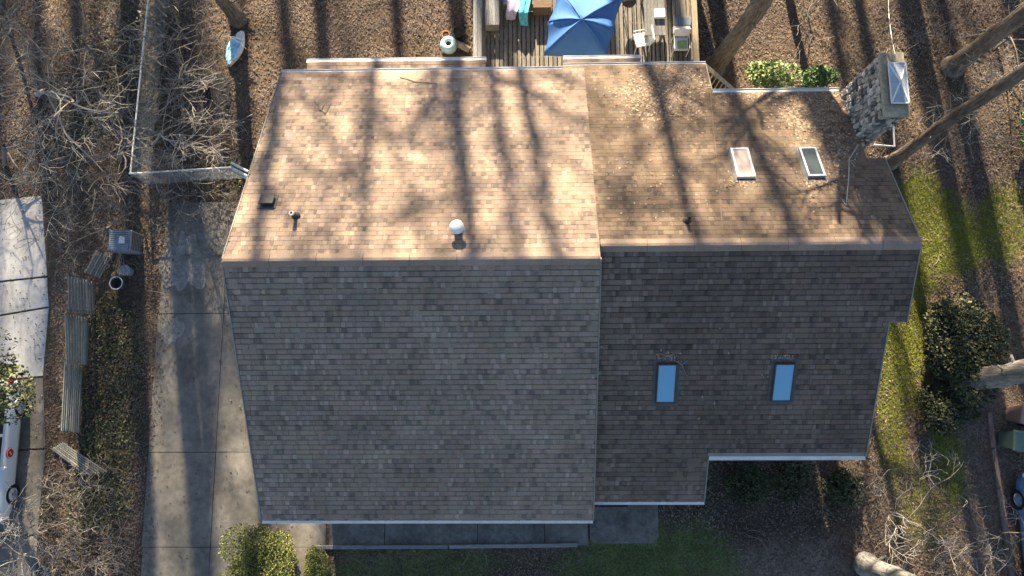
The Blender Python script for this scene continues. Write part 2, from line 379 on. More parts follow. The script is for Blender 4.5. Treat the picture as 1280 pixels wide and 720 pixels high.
# roof decks (solid slabs under the shingles)
def slope_slab(name, x0, x1, ya, yb, zf, t=.17):
    mb = MB(); V = []
    for dz in (0, -t):
        V += [(x0, ya, zf(0, ya)+dz), (x1, ya, zf(0, ya)+dz), (x1, yb, zf(0, yb)+dz), (x0, yb, zf(0, yb)+dz)]
    mb.add(V, [(0, 1, 2, 3), (7, 6, 5, 4), (0, 4, 5, 1), (1, 5, 6, 2), (2, 6, 7, 3), (3, 7, 4, 0)]); return mb
E2 = .012
M['roofdeck'] = mat('roof_edge_board', (.22, .20, .175), .8, nscale=4, namt=.15)
fl = slope_slab('roof', XL0, XL1, -3.06, RL_Y-.001, lambda x, y: rl(x, y)-E2+.01).build('roof_slope', M['roofdeck'], house); fl['label'] = 'shaded front slope of the left roof section'
bl = slope_slab('roof', XL0, XL1, RL_Y+.001, 8.98, lambda x, y: rl(x, y)-E2+.01).build('roof_slope', M['roofdeck'], house); bl['label'] = 'sunlit rear slope of the left roof section'
zf = lambda x, y: rr(x, y)-E2+.01
mbr = slope_slab('', 1.64, 5.03, RR_Y+.001, 9.15, zf); q2 = slope_slab('', 5.031, XR1B, RR_Y+.001, 8.08, zf); q3 = slope_slab('', XR1B+.001, XR1C, RR_Y+.001, 5.78, zf); q4 = slope_slab('', 1.02, 1.639, 8.99, 9.15, zf)
for q_ in (q2, q3, q4): mbr.add(q_.v, q_.f)
br = mbr.build('roof_slope', M['roofdeck'], house); br['label'] = 'rear slope of the right roof section with fallen leaves'
mbr = slope_slab('', 1.64, 4.52, -2.63, RR_Y-.001, zf); q2 = slope_slab('', 4.521, XR1B, -1.47, RR_Y-.001, zf); q3 = slope_slab('', XR1B+.001, XR1C, 1.70, RR_Y-.001, zf)
for q_ in (q2, q3): mbr.add(q_.v, q_.f)
fr = mbr.build('roof_slope', M['roofdeck'], house); fr['label'] = 'shaded front slope of the right roof section'
for org, front, k in singles:
    o = bpy.data.objects.new('shingle', strip_mesh[k]); COL.objects.link(o)
    o.parent = fl; o.matrix_parent_inverse = pinv(fl); o.location = org
    o.rotation_euler = (PANG, 0, 0)
rs = rest.build('shingles', M['shingle'], house); rs['kind'] = 'stuff'
# ridge caps
def ridge(x0, x1, ry, rz, L=1.05, par=None):
    x = x0; k = 0; rg = random.Random(5)
    while x < x1-.01:
        b = min(x+L, x1); mb = MB(); w = .15; t = .024
        c = rg.choice(PAL_T[:5]); c = tuple(v*1.0 for v in c)
        V = []
        for xx in (x+.004, b-.004):
            V += [(xx, ry-w, rz-PITCH*w+.012), (xx, ry-w, rz-PITCH*w+t+.012), (xx, ry-.03, rz+t+.005), (xx, ry+.03, rz+t+.005), (xx, ry+w, rz-PITCH*w+t+.012), (xx, ry+w, rz-PITCH*w+.012)]
        mb.add(V, [(0, 1, 7, 6), (1, 2, 8, 7), (2, 3, 9, 8), (3, 4, 10, 9), (4, 5, 11, 10), (0, 5, 4, 3, 2, 1), (6, 7, 8, 9, 10, 11)], c)
        sub('ridge_cap', mb, M['shingle'], par or house); x = b
ridge(XL0, XL1, RL_Y, RL_Z); ridge(1.69, XR1C, RR_Y, RR_Z)
# seam strip between the two rear planes of the right section
a = Vector((4.98, 8.05, rr(0, 8.05)+.03)); b = Vector((4.47, 3.62, rr(0, 3.62)+.03))
mb = MB(); mb.bar(a, b, .03, .014, (.17, .13, .095), up=(0, sin(PANG), cos(PANG))); sub('seam_strip', mb, M['shingle'], house)
# gutters, rake boards
def gutter(x0, x1, y, z, sgn):
    mb = MB(); w = .092; g_ = .075
    pr = [(0, 0), (w*.8, -.0), (w, g_*.25), (w, g_), (w-.014, g_), (w-.014, g_*.75), (.012, g_*.75), (.012, g_), (0, g_)]
    pr = [(0, -.05), (w*.75, -.05), (w, .0), (w, .045), (0, .05)]
    n = len(pr); V = [(x0, y+sgn*p[0], z+p[1]) for p in pr]+[(x1, y+sgn*p[0], z+p[1]) for p in pr]
    mb.add(V, [tuple(range(n)), tuple(range(2*n-1, n-1, -1))]+[(i, n+i, n+(i+1) % n, (i+1) % n) for i in range(n)])
    mb.box(((x0+x1)/2, y+sgn*(w-.006), z+.055), (x1-x0, .012, .02))
    return sub('gutter', mb, M['white'], house)
gz = -.055
gutter(XL0, 1.08, 8.985, rl(0, 8.98)+gz, 1); gutter(XL0, XL1, -3.065, rl(0, -3.06)+gz, -1)
gutter(1.10, 5.05, 9.155, rr(0, 9.15)+gz, 1); gutter(5.06, XR1B, 8.085, rr(0, 8.08)+gz, 1)
gutter(1.70, 4.53, -2.635, rr(0, -2.63)+gz, -1); gutter(4.55, XR1B, -1.475, rr(0, -1.47)+gz, -1)
def rake(x, ya, yb, zf, sgn):
    mb = MB(); mb.bar((x+sgn*.014, ya, zf(0, ya)-.075), (x+sgn*.014, yb, zf(0, yb)-.075), .026, .19)
    sub('rake_board', mb, M['roofdeck'], house)
for x, s in ((XL0, -1), (XL1, 1)):
    if s < 0: rake(x, -3.05, RL_Y, rl, s); rake(x, RL_Y, 8.97, rl, s)
    else: rake(x, -3.05, RL_Y, rl, s)
rake(XR1C, 1.71, RR_Y, rr, 1); rake(XR1C, RR_Y, 5.77, rr, 1); rake(XR1B, -1.46, 1.69, rr, 1); rake(4.52, -2.62, -1.49, rr, 1); rake(5.03, 8.10, 9.14, rr, 1)
# walls
def gable_wall(x0, x1, y0, y1, ztop, ry, rz, name='wall'):
    V = []
    for x in (x0, x1): V += [(x, y0, -.2), (x, y1, -.2), (x, y1, ztop(y1)), (x, ry, rz), (x, y0, ztop(y0))]
    mb = MB(); mb.add(V, [(0, 4, 3, 2, 1), (5, 6, 7, 8, 9), (0, 5, 9, 4), (1, 2, 7, 6), (2, 3, 8, 7), (3, 4, 9, 8), (0, 1, 6, 5)])
    return sub(name, mb, M['siding'], house)
gable_wall(-6.48, 1.38, -2.75, 8.66, lambda y: rl(0, y)-.2, RL_Y, RL_Z-.2)
gable_wall(1.385, 4.3, -2.3, 8.78, lambda y: rr(0, y)-.2, RR_Y, RR_Z-.2)
gable_wall(4.305, 8.2, -1.15, 7.76, lambda y: rr(0, y)-.2, RR_Y, RR_Z-.2)
def window(c, w, h, ax, n):
    """window on a wall; ax 'x' or 'y' is the wall's run, n its outward sign"""
    c = Vector(c); a = Vector((1, 0, 0)) if ax == 'x' else Vector((0, 1, 0)); o_ = Vector((0, n, 0)) if ax == 'x' else Vector((n, 0, 0))
    mb = MB(); up = Vector((0, 0, 1))
    sz = lambda l, t, hh: (l, t, hh) if ax == 'x' else (t, l, hh)
    for sx in (-1, 1): mb.box(c+a*sx*(w/2+.04)+o_*.03, sz(.08, .08, h+.16))
    for s_ in (-1, 1): mb.box(c+up*s_*(h/2+.04)+o_*.03, sz(w-.002, .08, .08))
    mb.box(c+o_*.02, sz(w, .04, .05))
    f_ = sub('window', mb, M['white'], house)
    mb = MB(); mb.box(c+o_*.012, sz(w, .012, h)); sub('pane', mb, M['glass'], f_)
for x in (-5.2, -2.6, .1): window((x, -2.75, 3.9), 1.0, 1.3, 'x', -1)
for x in (-5.2, -2.6): window((x, -2.75, 1.4), 1.0, 1.4, 'x', -1)
for x in (-5.4, -3.0): window((x, 8.66, 1.4), 1.0, 1.4, 'x', 1)
for x in (5.6, 7.2): window((x, -1.15, 3.6), 1.0, 1.2, 'x', -1); window((x, -1.15, 1.4), 1.0, 1.4, 'x', -1)
for y in (0.5, 5.5): window((-6.48, y, 3.9), 1.0, 1.2, 'y', -1); window((8.2, y-.6, 3.4), .9, 1.2, 'y', 1)
mb = MB(); mb.box((2.6, -2.325, 1.12), (.95, .05, 2.05)); dr = sub('door', mb, M['brown_metal'], house)
mb = MB(); mb.lathe((2.95, -2.38, 1.1), [(0, -.03), (.03, -.02), (.03, .02), (0, .03)], 10); sub('handle', mb, M['metal'], dr)
# low roofs behind the rear eave
for x0, x1 in ((-6.30, -1.12), (1.14, 3.34)):
    mb = slope_slab('', x0, x1, 8.7, 9.62, lambda x, y: 4.52-.10*(y-9.6), .14); lo = sub('bay_roof', mb, M['roofdeck'], house)
    rg = random.Random(3); ms = MB(); k = 0; y = 9.64
    while y > 8.72:
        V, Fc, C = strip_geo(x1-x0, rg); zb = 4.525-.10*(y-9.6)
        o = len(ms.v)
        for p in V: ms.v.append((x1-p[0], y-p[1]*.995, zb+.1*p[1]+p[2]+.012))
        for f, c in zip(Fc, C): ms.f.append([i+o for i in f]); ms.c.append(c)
        y -= E_
    sh = sub('shingles', ms, M['shingle'], lo); sh['kind'] = 'stuff'
    mb = MB(); mb.box(((x0+x1)/2, 9.68, 4.49), (x1-x0+.04, .10, .11)); mb.box(((x0+x1)/2, 9.735, 4.52), (x1-x0+.04, .012, .07)); sub('gutter', mb, M['white'], lo)
    mb = MB(); mb.box(((x0+x1)/2, 9.05, 2.2), (x1-x0-.3, .7, 4.3)); sub('bay_wall', mb, M['siding'], lo)
# skylights
def skylight(x0, x1, y0, y1, glass, fm, lab, hgt=.10, rim=.045):
    front = y0 < RR_Y
    sg = 1 if front else -1
    n = Vector((0, -sg*sin(PANG), cos(PANG))); u_ = Vector((0, sg*cos(PANG), sin(PANG)))
    cx, cy = (x0+x1)/2, (y0+y1)/2; c = Vector((cx, cy, rr(0, cy)))+n*.012
    w = x1-x0; L = (y1-y0)/cos(PANG); rot = Matrix((Vector((1, 0, 0)), u_, Vector((1, 0, 0)).cross(u_))).transposed()
    e = thing_part('skylight', house, c); e['label'] = lab
    mb = MB(); mb.box(c+n*.004, (w+.16, L+.2, .014), rot); sub('flashing', mb, M['brown_metal'], e)
    mb = MB()
    for s_ in (-1, 1):
        mb.box(c+Vector((s_*(w/2-rim/2), 0, 0))+n*hgt/2, (rim, L, hgt), rot)
        mb.box(c+u_*(s_*(L/2-rim/2))+n*(hgt/2-.001), (w-2*rim, rim, hgt-.002), rot)
    sub('frame', mb, M[fm], e)
    mb = MB(); mb.box(c+n*(hgt-.02), (w-2*rim, L-2*rim, .012), rot); sub('pane', mb, M[glass], e)
def thing_part(name, parent, loc):
    o = bpy.data.objects.new(name, None); COL.objects.link(o); o.parent = parent; o.matrix_parent_inverse = pinv(parent); o.location = loc; return o
skylight(5.10, 5.54, 5.18, 6.06, 'pale_glass', 'white', 'white framed skylight with pale sun glare painted on its pane on the rear slope')
skylight(6.79, 7.21, 5.18, 6.06, 'grey_glass', 'metal', 'skylight with dark grey pane on the rear slope')
skylight(3.12, 3.59, -.12, .80, 'sky_glass', 'dark', 'blue skylight nearest the step on the front slope', .07, .03)
skylight(5.90, 6.38, -.09, .80, 'sky_glass', 'dark', 'blue skylight farther right on the front slope', .07, .03)
# roof vents
c = Vector((-6.12, 4.62, rl(0, 4.62))); rot = Matrix.Rotation(-PANG, 3, 'X'); n = Vector((0, sin(PANG), cos(PANG)))
mb = MB(); mb.box(c+n*.02, (.44, .44, .02), rot); mb.box(c+n*.07, (.28, .24, .09), rot); mb.box(c+n*.125, (.34, .32, .035), rot); sub('box_vent', mb, M['brown_metal'], house, bevel=.01)
c = Vector((-5.36, 4.2, rl(0, 4.2))); mb = MB(); mb.lathe(c, [(.11, -.03), (.11, .03), (.055, .09), (.045, .12), (.045, .36), (.036, .36), (.036, .2)], 14); vp = sub('vent_pipe', mb, M['dark'], house)
mb = MB(); mb.lathe(c+Vector((0, 0, .36)), [(.052, -.05), (.052, .02), (.03, .02), (.03, -.03)], 14); sub('pipe_collar', mb, M['white'], vp)
c = Vector((3.72, 4.0, rr(0, 4.0))); mb = MB(); mb.lathe(c, [(.10, -.03), (.10, .03), (.045, .08), (.04, .3), (.03, .3), (.03, .15)], 14); sub('vent_pipe', mb, M['dark'], house)
c = Vector((-1.54, 3.78, rl(0, 3.78))); mb = MB(); mb.lathe(c, [(.17, -.1), (.17, .0), (.10, .05), (.09, .32)], 18); vp = sub('flue_vent', mb, M['metal'], house, smooth=True); vp['label'] = 'metal flue pipe near the left ridge'
mb = MB(); mb.lathe(c+Vector((0, 0, .36)), [(.10, -.05), (.16, -.03), (.165, .03), (.15, .08), (.10, .115), (.04, .13), (0, .132)], 24); o = sub('cowl', mb, M['white'], vp, smooth=True); o['label'] = 'round white cowl'
# chimney
ch = thing_part('chimney', house, (8.65, 7.2, 0)); ch['label'] = 'grey fieldstone chimney with metal cap on the right gable'
CX0, CX1, CY0, CY1, CZ = 8.40, 8.93, 6.46, 8.0, 7.98
mb = MB(); mb.box(((CX0+CX1)/2, (CY0+CY1)/2, CZ/2-.1), (CX1-CX0-.05, CY1-CY0-.05, CZ-.1)); sub('core', mb, M['mortar'], ch)
STC = [(.30, .28, .25), (.42, .39, .34), (.16, .155, .145), (.50, .47, .42), (.33, .29, .23), (.08, .08, .08), (.37, .34, .29)]
def stone_mesh(i):
    rg = random.Random(40+i); n = rg.choice((6, 7, 8)); ang = sorted(2*pi*(k+rg.uniform(-.3, .3))/n for k in range(n))
    V = []; sq = lambda t, r: (max(-.5, min(.5, .62*r*cos(t))), max(-.5, min(.5, .62*r*sin(t))))
    ring = [sq(t, rg.uniform(.85, 1.1)) for t in ang]
    V = [(x, y, -.6) for x, y in ring]+[(x*.97, y*.97, .2+rg.uniform(-.1, .1)) for x, y in ring]+[(x*.72, y*.72, .5+rg.uniform(-.1, .15)) for x, y in ring]
    b_ = MB(); fs = [(k, (k+1) % n, n+(k+1) % n, n+k) for k in range(n)]+[(n+k, n+(k+1) % n, 2*n+(k+1) % n, 2*n+k) for k in range(n)]+[tuple(range(2*n, 3*n))]
    b_.add(V, fs, STC[i % len(STC)]); return b_.mesh('stone', M['stone'])
stm = [stone_mesh(i) for i in range(14)]
def stones(org, ax, L, n, zmin, zmax, seed):
    rg = random.Random(seed); z = zmax
    rotm = Matrix((ax, Vector((0, 0, 1)), n)).transposed() if ax.cross(Vector((0, 0, 1))).dot(n) > 0 else Matrix((-ax, Vector((0, 0, 1)), n)).transposed()
    while z > zmin:
        h = rg.uniform(.10, .19); x = 0
        while x < L-.03:
            w = min(rg.uniform(.08, .22), L-x)
            if L-x-w < .06: w = L-x
            o = bpy.data.objects.new('stone', rg.choice(stm)); COL.objects.link(o); o.parent = ch; o.matrix_parent_inverse = pinv(ch)
            o.location = org+ax*(x+w/2)+Vector((0, 0, z-h/2))+n*.0; o.rotation_euler = (rotm @ Matrix.Rotation(rg.uniform(-.08, .08), 3, 'Z')).to_euler(); o.scale = (w*.99, h*.99, rg.uniform(.04, .085))
            x += w
        z -= h
stones(Vector((CX0+.02, CY0, 0)), Vector((0, 1, 0)), CY1-CY0, Vector((-1, 0, 0)), 5.2, CZ-.08, 1)
stones(Vector((CX0, CY0+.02, 0)), Vector((1, 0, 0)), CX1-CX0, Vector((0, -1, 0)), 2.4, CZ-.08, 2)
stones(Vector((CX1-.02, CY0, 0)), Vector((0, 1, 0)), CY1-CY0, Vector((1, 0, 0)), 4.2, CZ-.08, 3)
stones(Vector((CX0, CY1-.02, 0)), Vector((1, 0, 0)), CX1-CX0, Vector((0, 1, 0)), 4.2, CZ-.08, 4)
M['crown'] = mat('chimney_crown_mortar', (.33, .28, .19), .95, nscale=5, namt=.3, n2=20, n2amt=.2)
mb = MB(); mb.box(((CX0+CX1)/2, (CY0+CY1)/2, CZ-.07), (CX1-CX0+.05, CY1-CY0+.05, .10)); sub('crown', mb, M['crown'], ch, bevel=.02)
kc = Vector(((CX0+CX1)/2+.035, 7.2, CZ)); kw, kl, kh = .40, .98, .16
mb = MB(); mb.box(kc+Vector((0, 0, .03)), (kw-.06, kl-.06, .16)); sub('flue', mb, M['dark'], ch)
mb = MB(); hw, hl = kw/2, kl/2
mb.add([kc+Vector(p) for p in [(-hw, -hl, .11), (hw, -hl, .11), (hw, hl, .11), (-hw, hl, .11), (0, 0, .19), (-hw, -hl, .07), (hw, -hl, .07), (hw, hl, .07), (-hw, hl, .07)]],
       [(0, 1, 4), (1, 2, 4), (2, 3, 4), (3, 0, 4), (0, 5, 6, 1), (1, 6, 7, 2), (2, 7, 8, 3), (3, 8, 5, 0), (5, 8, 7, 6)])
capo = sub('cap', mb, M['cap'], ch)
mb = MB()
for sx, sy in ((-1, -1), (1, -1), (1, 1), (-1, 1)): mb.bar(kc+Vector((sx*hw*.98, sy*hl*.98, .115)), kc+Vector((0, 0, .197)), .032, .016)
for a_, b_ in (((-1, -1), (1, -1)), ((1, -1), (1, 1)), ((1, 1), (-1, 1)), ((-1, 1), (-1, -1))): mb.bar(kc+Vector((a_[0]*hw, a_[1]*hl, .105)), kc+Vector((b_[0]*hw, b_[1]*hl, .105)), .022, .03)
sub('cap_rib', mb, M['white'], capo)

# ------------------------------------------------------------------ leaf and grass scatter
nrg = np.random.default_rng(11)
LEAFC = np.array([(.17, .115, .068), (.21, .150, .09), (.125, .083, .052), (.10, .072, .05), (.19, .16, .125), (.26, .20, .135), (.15, .108, .07), (.12, .095, .072)])*np.array([.98, .98, 1.03])
def leaf_quads(P, size, cols, tilt=.5, lift=.01, Nrm=None):
    """one folded leaf (two triangles as one quad, bent) per point"""
    n = len(P); a = nrg.uniform(0, 2*pi, n); s = size*nrg.uniform(.6, 1.35, n); el = nrg.uniform(.5, .75, n)
    dx = np.c_[np.cos(a), np.sin(a), np.zeros(n)]; dy = np.c_[-np.sin(a), np.cos(a), np.zeros(n)]
    dx[:, 2] = nrg.normal(0, tilt, n); dy[:, 2] = nrg.normal(0, tilt, n)
    if Nrm is not None:
        pass
    dx *= (s/2)[:, None]; dy *= (s/2*el)[:, None]
    P = P+np.array([0, 0, lift])
    bend = np.zeros((n, 3)); bend[:, 2] = s*nrg.uniform(0, .25, n)
    v = np.stack([P-dx+bend*.3, P-dy, P+dx+bend*.3, P+dy], 1).reshape(-1, 3)
    f = np.arange(4*n).reshape(-1, 4)
    return v, f, cols
def scatter(n, rect, dens):
    out = []
    xs = nrg.uniform(rect[0], rect[1], n); ys = nrg.uniform(rect[2], rect[3], n); keep = nrg.uniform(0, 1, n)
    for x, y, k in zip(xs, ys, keep):
        if k < dens(x, y): out.append((x, y, 0.0))
    return np.array(out)
_zc = {}
def zc(x, y):
    k = (int(x*5), int(y*5))
    if k not in _zc: _zc[k] = zones((k[0]+.5)/5, (k[1]+.5)/5)+(.5+.9*noise.noise((x*.45, y*.45, 2))+.5*noise.noise((x*1.7, y*1.7, 4)),)
    return _zc[k]
def blocked(x, y):
    if any(inrect(x, y, r) for r in HOUSE): return True
    return inrect(x, y, (-1.8, 5.95, 8.8, 16))
def ldens(x, y):
    if blocked(x, y): return 0
    mo, gr, dk, sl, nz = zc(x, y)
    if inrect(x, y, DRIVE):
        e = min(x-DRIVE[0], 9); return .30*max(0, 1-e/.55)+.012+(.25 if y > 6 else 0)
    if x < -16.2 and y < 6.9: return .03+.12*max(0, (x+16.7))
    if inrect(x, y, (-6.6, 4.2, -4.7, -2)): return .035
    d = .25+.75*max(0, min(1, nz+.3))
    return d*(1-.88*mo)*(1-.85*gr)*(1-.35*dk)*(1-.3*sl)
P = scatter(520000, (-21, 19, -7, 17), ldens)
c = LEAFC[nrg.integers(0, len(LEAFC), len(P))]*nrg.uniform(.8, 1.2, (len(P), 1))*np.array([.72+.5*max(0, min(1, zc(p[0], p[1])[4])) for p in P])[:, None]
hv = np.array([max(0, min(1, .5+1.3*noise.noise((p[0]*.33+4, p[1]*.33, 6)))) for p in P])[:, None]; c = c*(1-hv*np.array([.34, .34, .22]))
onslab = np.array([inrect(p[0], p[1], DRIVE) or (p[0] < -16.2 and p[1] < 6.9) for p in P]); P[:, 2] = np.where(onslab, .05, 0.0)
ll = fastmesh('leaf_litter', *leaf_quads(P, .066, c, .24, .02), M['leaf']); struct(ll, 'brown fallen leaves carpeting the yard', 'stuff')
# ivy and ground cover
def gdens(x, y):
    if blocked(x, y) or inrect(x, y, DRIVE) or x < -16.2: return 0
    return max(.9*blob(x, y, -13.9, -.4, 1.05, 4.6), .5*blob(x, y, -14.2, 11.5, 2.2, 3.2), .8*blob(x, y, -10.6, 7.7, 1.6, .7))
P = scatter(60000, (-19, -7, -7, 16), gdens)
IV = np.array([(.05, .07, .025), (.075, .095, .035), (.035, .05, .02), (.11, .10, .045), (.09, .065, .04)])
c = IV[nrg.integers(0, 5, len(P))]*nrg.uniform(.7, 1.3, (len(P), 1)); P[:, 2] = nrg.uniform(.02, .16, len(P))
gc = fastmesh('ground_cover', *leaf_quads(P, .085, c, .5, .0), M['green']); struct(gc, 'dark low ground cover beside the driveway', 'stuff')
# moss tufts and grass blades
def blades(P, h, w, cols):
    n = len(P); a = nrg.uniform(0, 2*pi, n); hh = h*nrg.uniform(.5, 1.3, n)
    d = np.c_[np.cos(a), np.sin(a), np.zeros(n)]*(w/2); lean = np.c_[nrg.normal(0, .5, (n, 2)), np.ones(n)]*hh[:, None]
    v = np.stack([P-d, P+d, P+lean], 1).reshape(-1, 3); return v, np.arange(3*n).reshape(-1, 3), cols
def gd(x, y):
    if blocked(x, y) or inrect(x, y, (-6.6, 4.2, -4.7, -2)): return 0
    return zc(x, y)[1]
P = scatter(150000, (-7, 12, -8, -2), gd); GC = np.array([(.18, .25, .075), (.24, .31, .09), (.13, .19, .055), (.30, .29, .14), (.24, .21, .12)])
gs = fastmesh('grass', *blades(P, .09, .012, GC[nrg.integers(0, 5, len(P))]*nrg.uniform(.7, 1.2, (len(P), 1))), M['green']); struct(gs, 'thin green grass in front of the house', 'stuff')
P = scatter(260000, (9, 18, -6, 9), lambda x, y: 0 if blocked(x, y) else zc(x, y)[0]); MC = np.array([(.19, .215, .03), (.25, .26, .035), (.13, .155, .025), (.20, .18, .05)])
ms_ = fastmesh('moss', *blades(P, .035, .02, MC[nrg.integers(0, 4, len(P))]*nrg.uniform(.7, 1.2, (len(P), 1))), M['green']); struct(ms_, 'yellow green moss on the ground right of the house', 'stuff')
# fallen sticks and brushwood among the leaves
def sticks(n, dens, rect, seed):
    rg = random.Random(seed); mb = MB(); k = 0
    while k < n:
        x, y = rg.uniform(rect[0], rect[1]), rg.uniform(rect[2], rect[3])
        if blocked(x, y) or inrect(x, y, DRIVE) or (x < -16.2 and y < 6.9) or rg.random() > dens(x, y): continue
        k += 1; L = rg.choice((.12, .2, .3, .4, .6)); az = rg.uniform(0, 6.28); cv = rg.gauss(0, .9); p = Vector((x, y, rg.uniform(.02, .10))); pts = [p]
        for i in range(4): az += cv*.35; p = p+Vector((cos(az), sin(az), rg.gauss(0, .12)))*(L/4); p.z = max(.02, p.z); pts.append(p)
        r = rg.uniform(.003, .008); g_ = rg.uniform(.5, 1.35); mb.tube(pts, [r, r, r*.9, r*.7, r*.5], 3, (.19*g_, .17*g_, .145*g_), caps=False)
    return mb
def sd_(x, y): return max(.15, blob(x, y, -14, 10, 5, 5), blob(x, y, -14.3, -4.5, 1.8, 2.4), blob(x, y, -12.5, 6.5, 3, 1.6), .5*blob(x, y, 14, 11, 3, 3), .35*blob(x, y, 12, -4.5, 2.6, 2))
o = sticks(8000, sd_, (-20, 18.5, -6.5, 16), 3).build('brushwood', M['leaf']); struct(o, 'thin grey sticks and brushwood lying among the leaves', 'stuff')
# leaves lying on the roof
def roof_leaves(label, polys, n, size=.075):
    out = []
    for (px0, px1, py0, py1, k, fr_) in polys:
        for _ in range(int(n*k)):
            px = nrg.normal((px0+px1)/2, (px1-px0)/4); py = nrg.normal((py0+py1)/2, (py1-py0)/4)
            p = on_roof(px, py, s=PITCH if fr_ else -PITCH)
            if p.x > 8.35 or p.x < 1.75 or (not fr_ and (p.y < 3.7 or p.y > 9.1 or (p.x > 5 and p.y > 8.05))): continue
            out.append((p.x, p.y, p.z+.022))
    P = np.array(out); c = LEAFC[nrg.integers(0, len(LEAFC), len(P))]*nrg.uniform(1.0, 1.8, (len(P), 1))
    v, f, c = leaf_quads(P, size, c, .3, .0)
    q = v.reshape(-1, 4, 3); q[:, :, 2] += (q[:, :, 1]-P[:, None, 1])*np.where(P[:, None, 1] > RR_Y, -PITCH, PITCH)
    o = fastmesh('leaf_litter', q.reshape(-1, 3), f, c, M['leaf']); return struct(o, label, 'stuff')
roof_leaves('dry leaves lying on the rear slope beside the step', [(770, 885, 84, 155, 1, 0), (820, 875, 84, 112, .6, 0), (740, 890, 160, 290, .10, 0)], 1500)
roof_leaves('dry leaves heaped on the rear slope below the chimney', [(975, 1062, 112, 170, 1, 0), (1010, 1075, 150, 220, .35, 0), (900, 1000, 110, 128, .12, 0), (905, 945, 222, 236, .08, 0), (1000, 1040, 220, 238, .08, 0), (900, 1100, 150, 290, .08, 0)], 1900)
roof_leaves('leaves caught above the two blue skylights', [(818, 850, 440, 452, 1, 1), (964, 994, 444, 452, .6, 1), (770, 1000, 400, 560, .35, 1)], 90, .065)

# ------------------------------------------------------------------ trees
def grow(mb, p, d, L, r, depth, rg, n=5, wig=.16, up=.12, kids=(2, 4), ratio=.62, segs=4, minr=.006):
    pts = [Vector(p)]; rad = [r]; d = Vector(d).normalized()
    for i in range(segs):
        d = (d+Vector((rg.gauss(0, wig), rg.gauss(0, wig), rg.gauss(0, wig)+up*.3))).normalized()
        pts.append(pts[-1]+d*(L/segs)); rad.append(max(minr, r*(1-.62*(i+1)/segs)))
    mb.tube(pts, rad, max(3, n), caps=False)
    if depth <= 0: return
    for k in range(rg.randint(*kids)):
        t = rg.uniform(.3, 1.0); i = min(segs-1, int(t*segs)); f_ = t*segs-i
        q = pts[i].lerp(pts[i+1], f_); dd = (pts[i+1]-pts[i]).normalized()
        a = Vector((rg.gauss(0, 1), rg.gauss(0, 1), rg.gauss(0, .7))); a = (a-dd*a.dot(dd)).normalized()
        nd = (dd*rg.uniform(.45, .9)+a*rg.uniform(.5, .9)+Vector((0, 0, up))).normalized()
        grow(mb, q, nd, L*ratio*rg.uniform(.7, 1.15), max(minr, rad[i]*.58), depth-1, rg, n-1, wig*1.15, up, kids, ratio, max(3, segs-1), minr)
def trunk_pts(base, top, rg, n=9, w=.12):
    return [base.lerp(top, i/n)+Vector((rg.gauss(0, w), rg.gauss(0, w), 0))*(0 if i in (0, 1) else 1) for i in range(n+1)]
def tall_tree(name, label, base, top, r0, r1, limb0, nl, seed, m='bark', group=None, spread=3.2, local=False, dep=2, avoid=None):
    rg = random.Random(seed); base, top = Vector(base), Vector(top)
    t = thing(name, label, 'tree', base, group)
    pts = trunk_pts(base, top, rg); n = len(pts)-1
    rad = [r0*1.35]+[r0+(r1-r0)*i/n for i in range(1, n+1)]
    pts.insert(1, pts[0].lerp(pts[1], .12)); rad.insert(1, r0*1.05)
    fp, fr2 = [], []
    for i in range(len(pts)-1):
        for q_ in range(7):
            f_ = q_/7; fp.append(pts[i].lerp(pts[i+1], f_)); fr2.append((rad[i]*(1-f_)+rad[i+1]*f_)*(1+rg.uniform(-.05, .05)+.05*sin(i*2+f_*5)))
    fp.append(pts[-1]); fr2.append(rad[-1])
    mb = MB(); mb.tube(fp, fr2, 16, caps=False)
    mb.v = [(x*1.0+.035*noise.noise((x*6, y*6, z*1.3)), y+.035*noise.noise((x*6+9, y*6, z*1.3)), z) for x, y, z in mb.v]
    for q_ in range(5):      # broken branch stubs
        zz = rg.uniform(.04, .3); i = int(zz*(len(fp)-1)); az = rg.uniform(0, 6.28); dd = Vector((cos(az), sin(az), .35)); mb.tube([fp[i], fp[i]+dd*(fr2[i]+rg.uniform(.05, .3))], [fr2[i]*.22, fr2[i]*.12], 6)
    sub('trunk', mb, M[m], t, smooth=True)
    mb = MB()
    for k in range(nl):
        z = limb0+(1-limb0)*(k+.5)/nl; i = min(n-1, max(0, int(z*n))); q = pts[i+1].lerp(pts[min(i+2, n+1)], z*n-i)
        az = k*2.4+rg.uniform(-.6, .6); dd = Vector((cos(az), sin(az), rg.uniform(.25, .9)))
        if avoid is not None and dd.x*avoid[0]+dd.y*avoid[1] > 0: dd.x, dd.y = -dd.x, -dd.y
        grow(mb, q, dd, spread*rg.uniform(.7, 1.2)*(1.15-.4*z), r1+(r0-r1)*(1-z)*.42, dep, rg, 6, .16, .18, (3, 5), .62, 4, .012)
    sub('crown', mb, M['twig' if m != 'bark_grey' else 'twig'], t)
    return t
b = A(893, 84); t1 = tall_tree('tree', 'brown trunked tree growing beside the deck stairs', b, b+Vector((2.2, .6, 19)), .31, .12, .40, 11, 21, spread=3.6)
b = A(1112, 204); tall_tree('tree', 'slim dark tree leaning out just below the chimney', b, b+Vector((.6, .9, 18)), .21, .08, .5, 7, 22, 'bark', avoid=(-1, -.3))
b = A(1190, 84); tall_tree('tree', 'thick grey brown tree at the top right corner', b, b+Vector((.8, .2, 19)), .30, .12, .45, 8, 23, avoid=(-1, -.5))
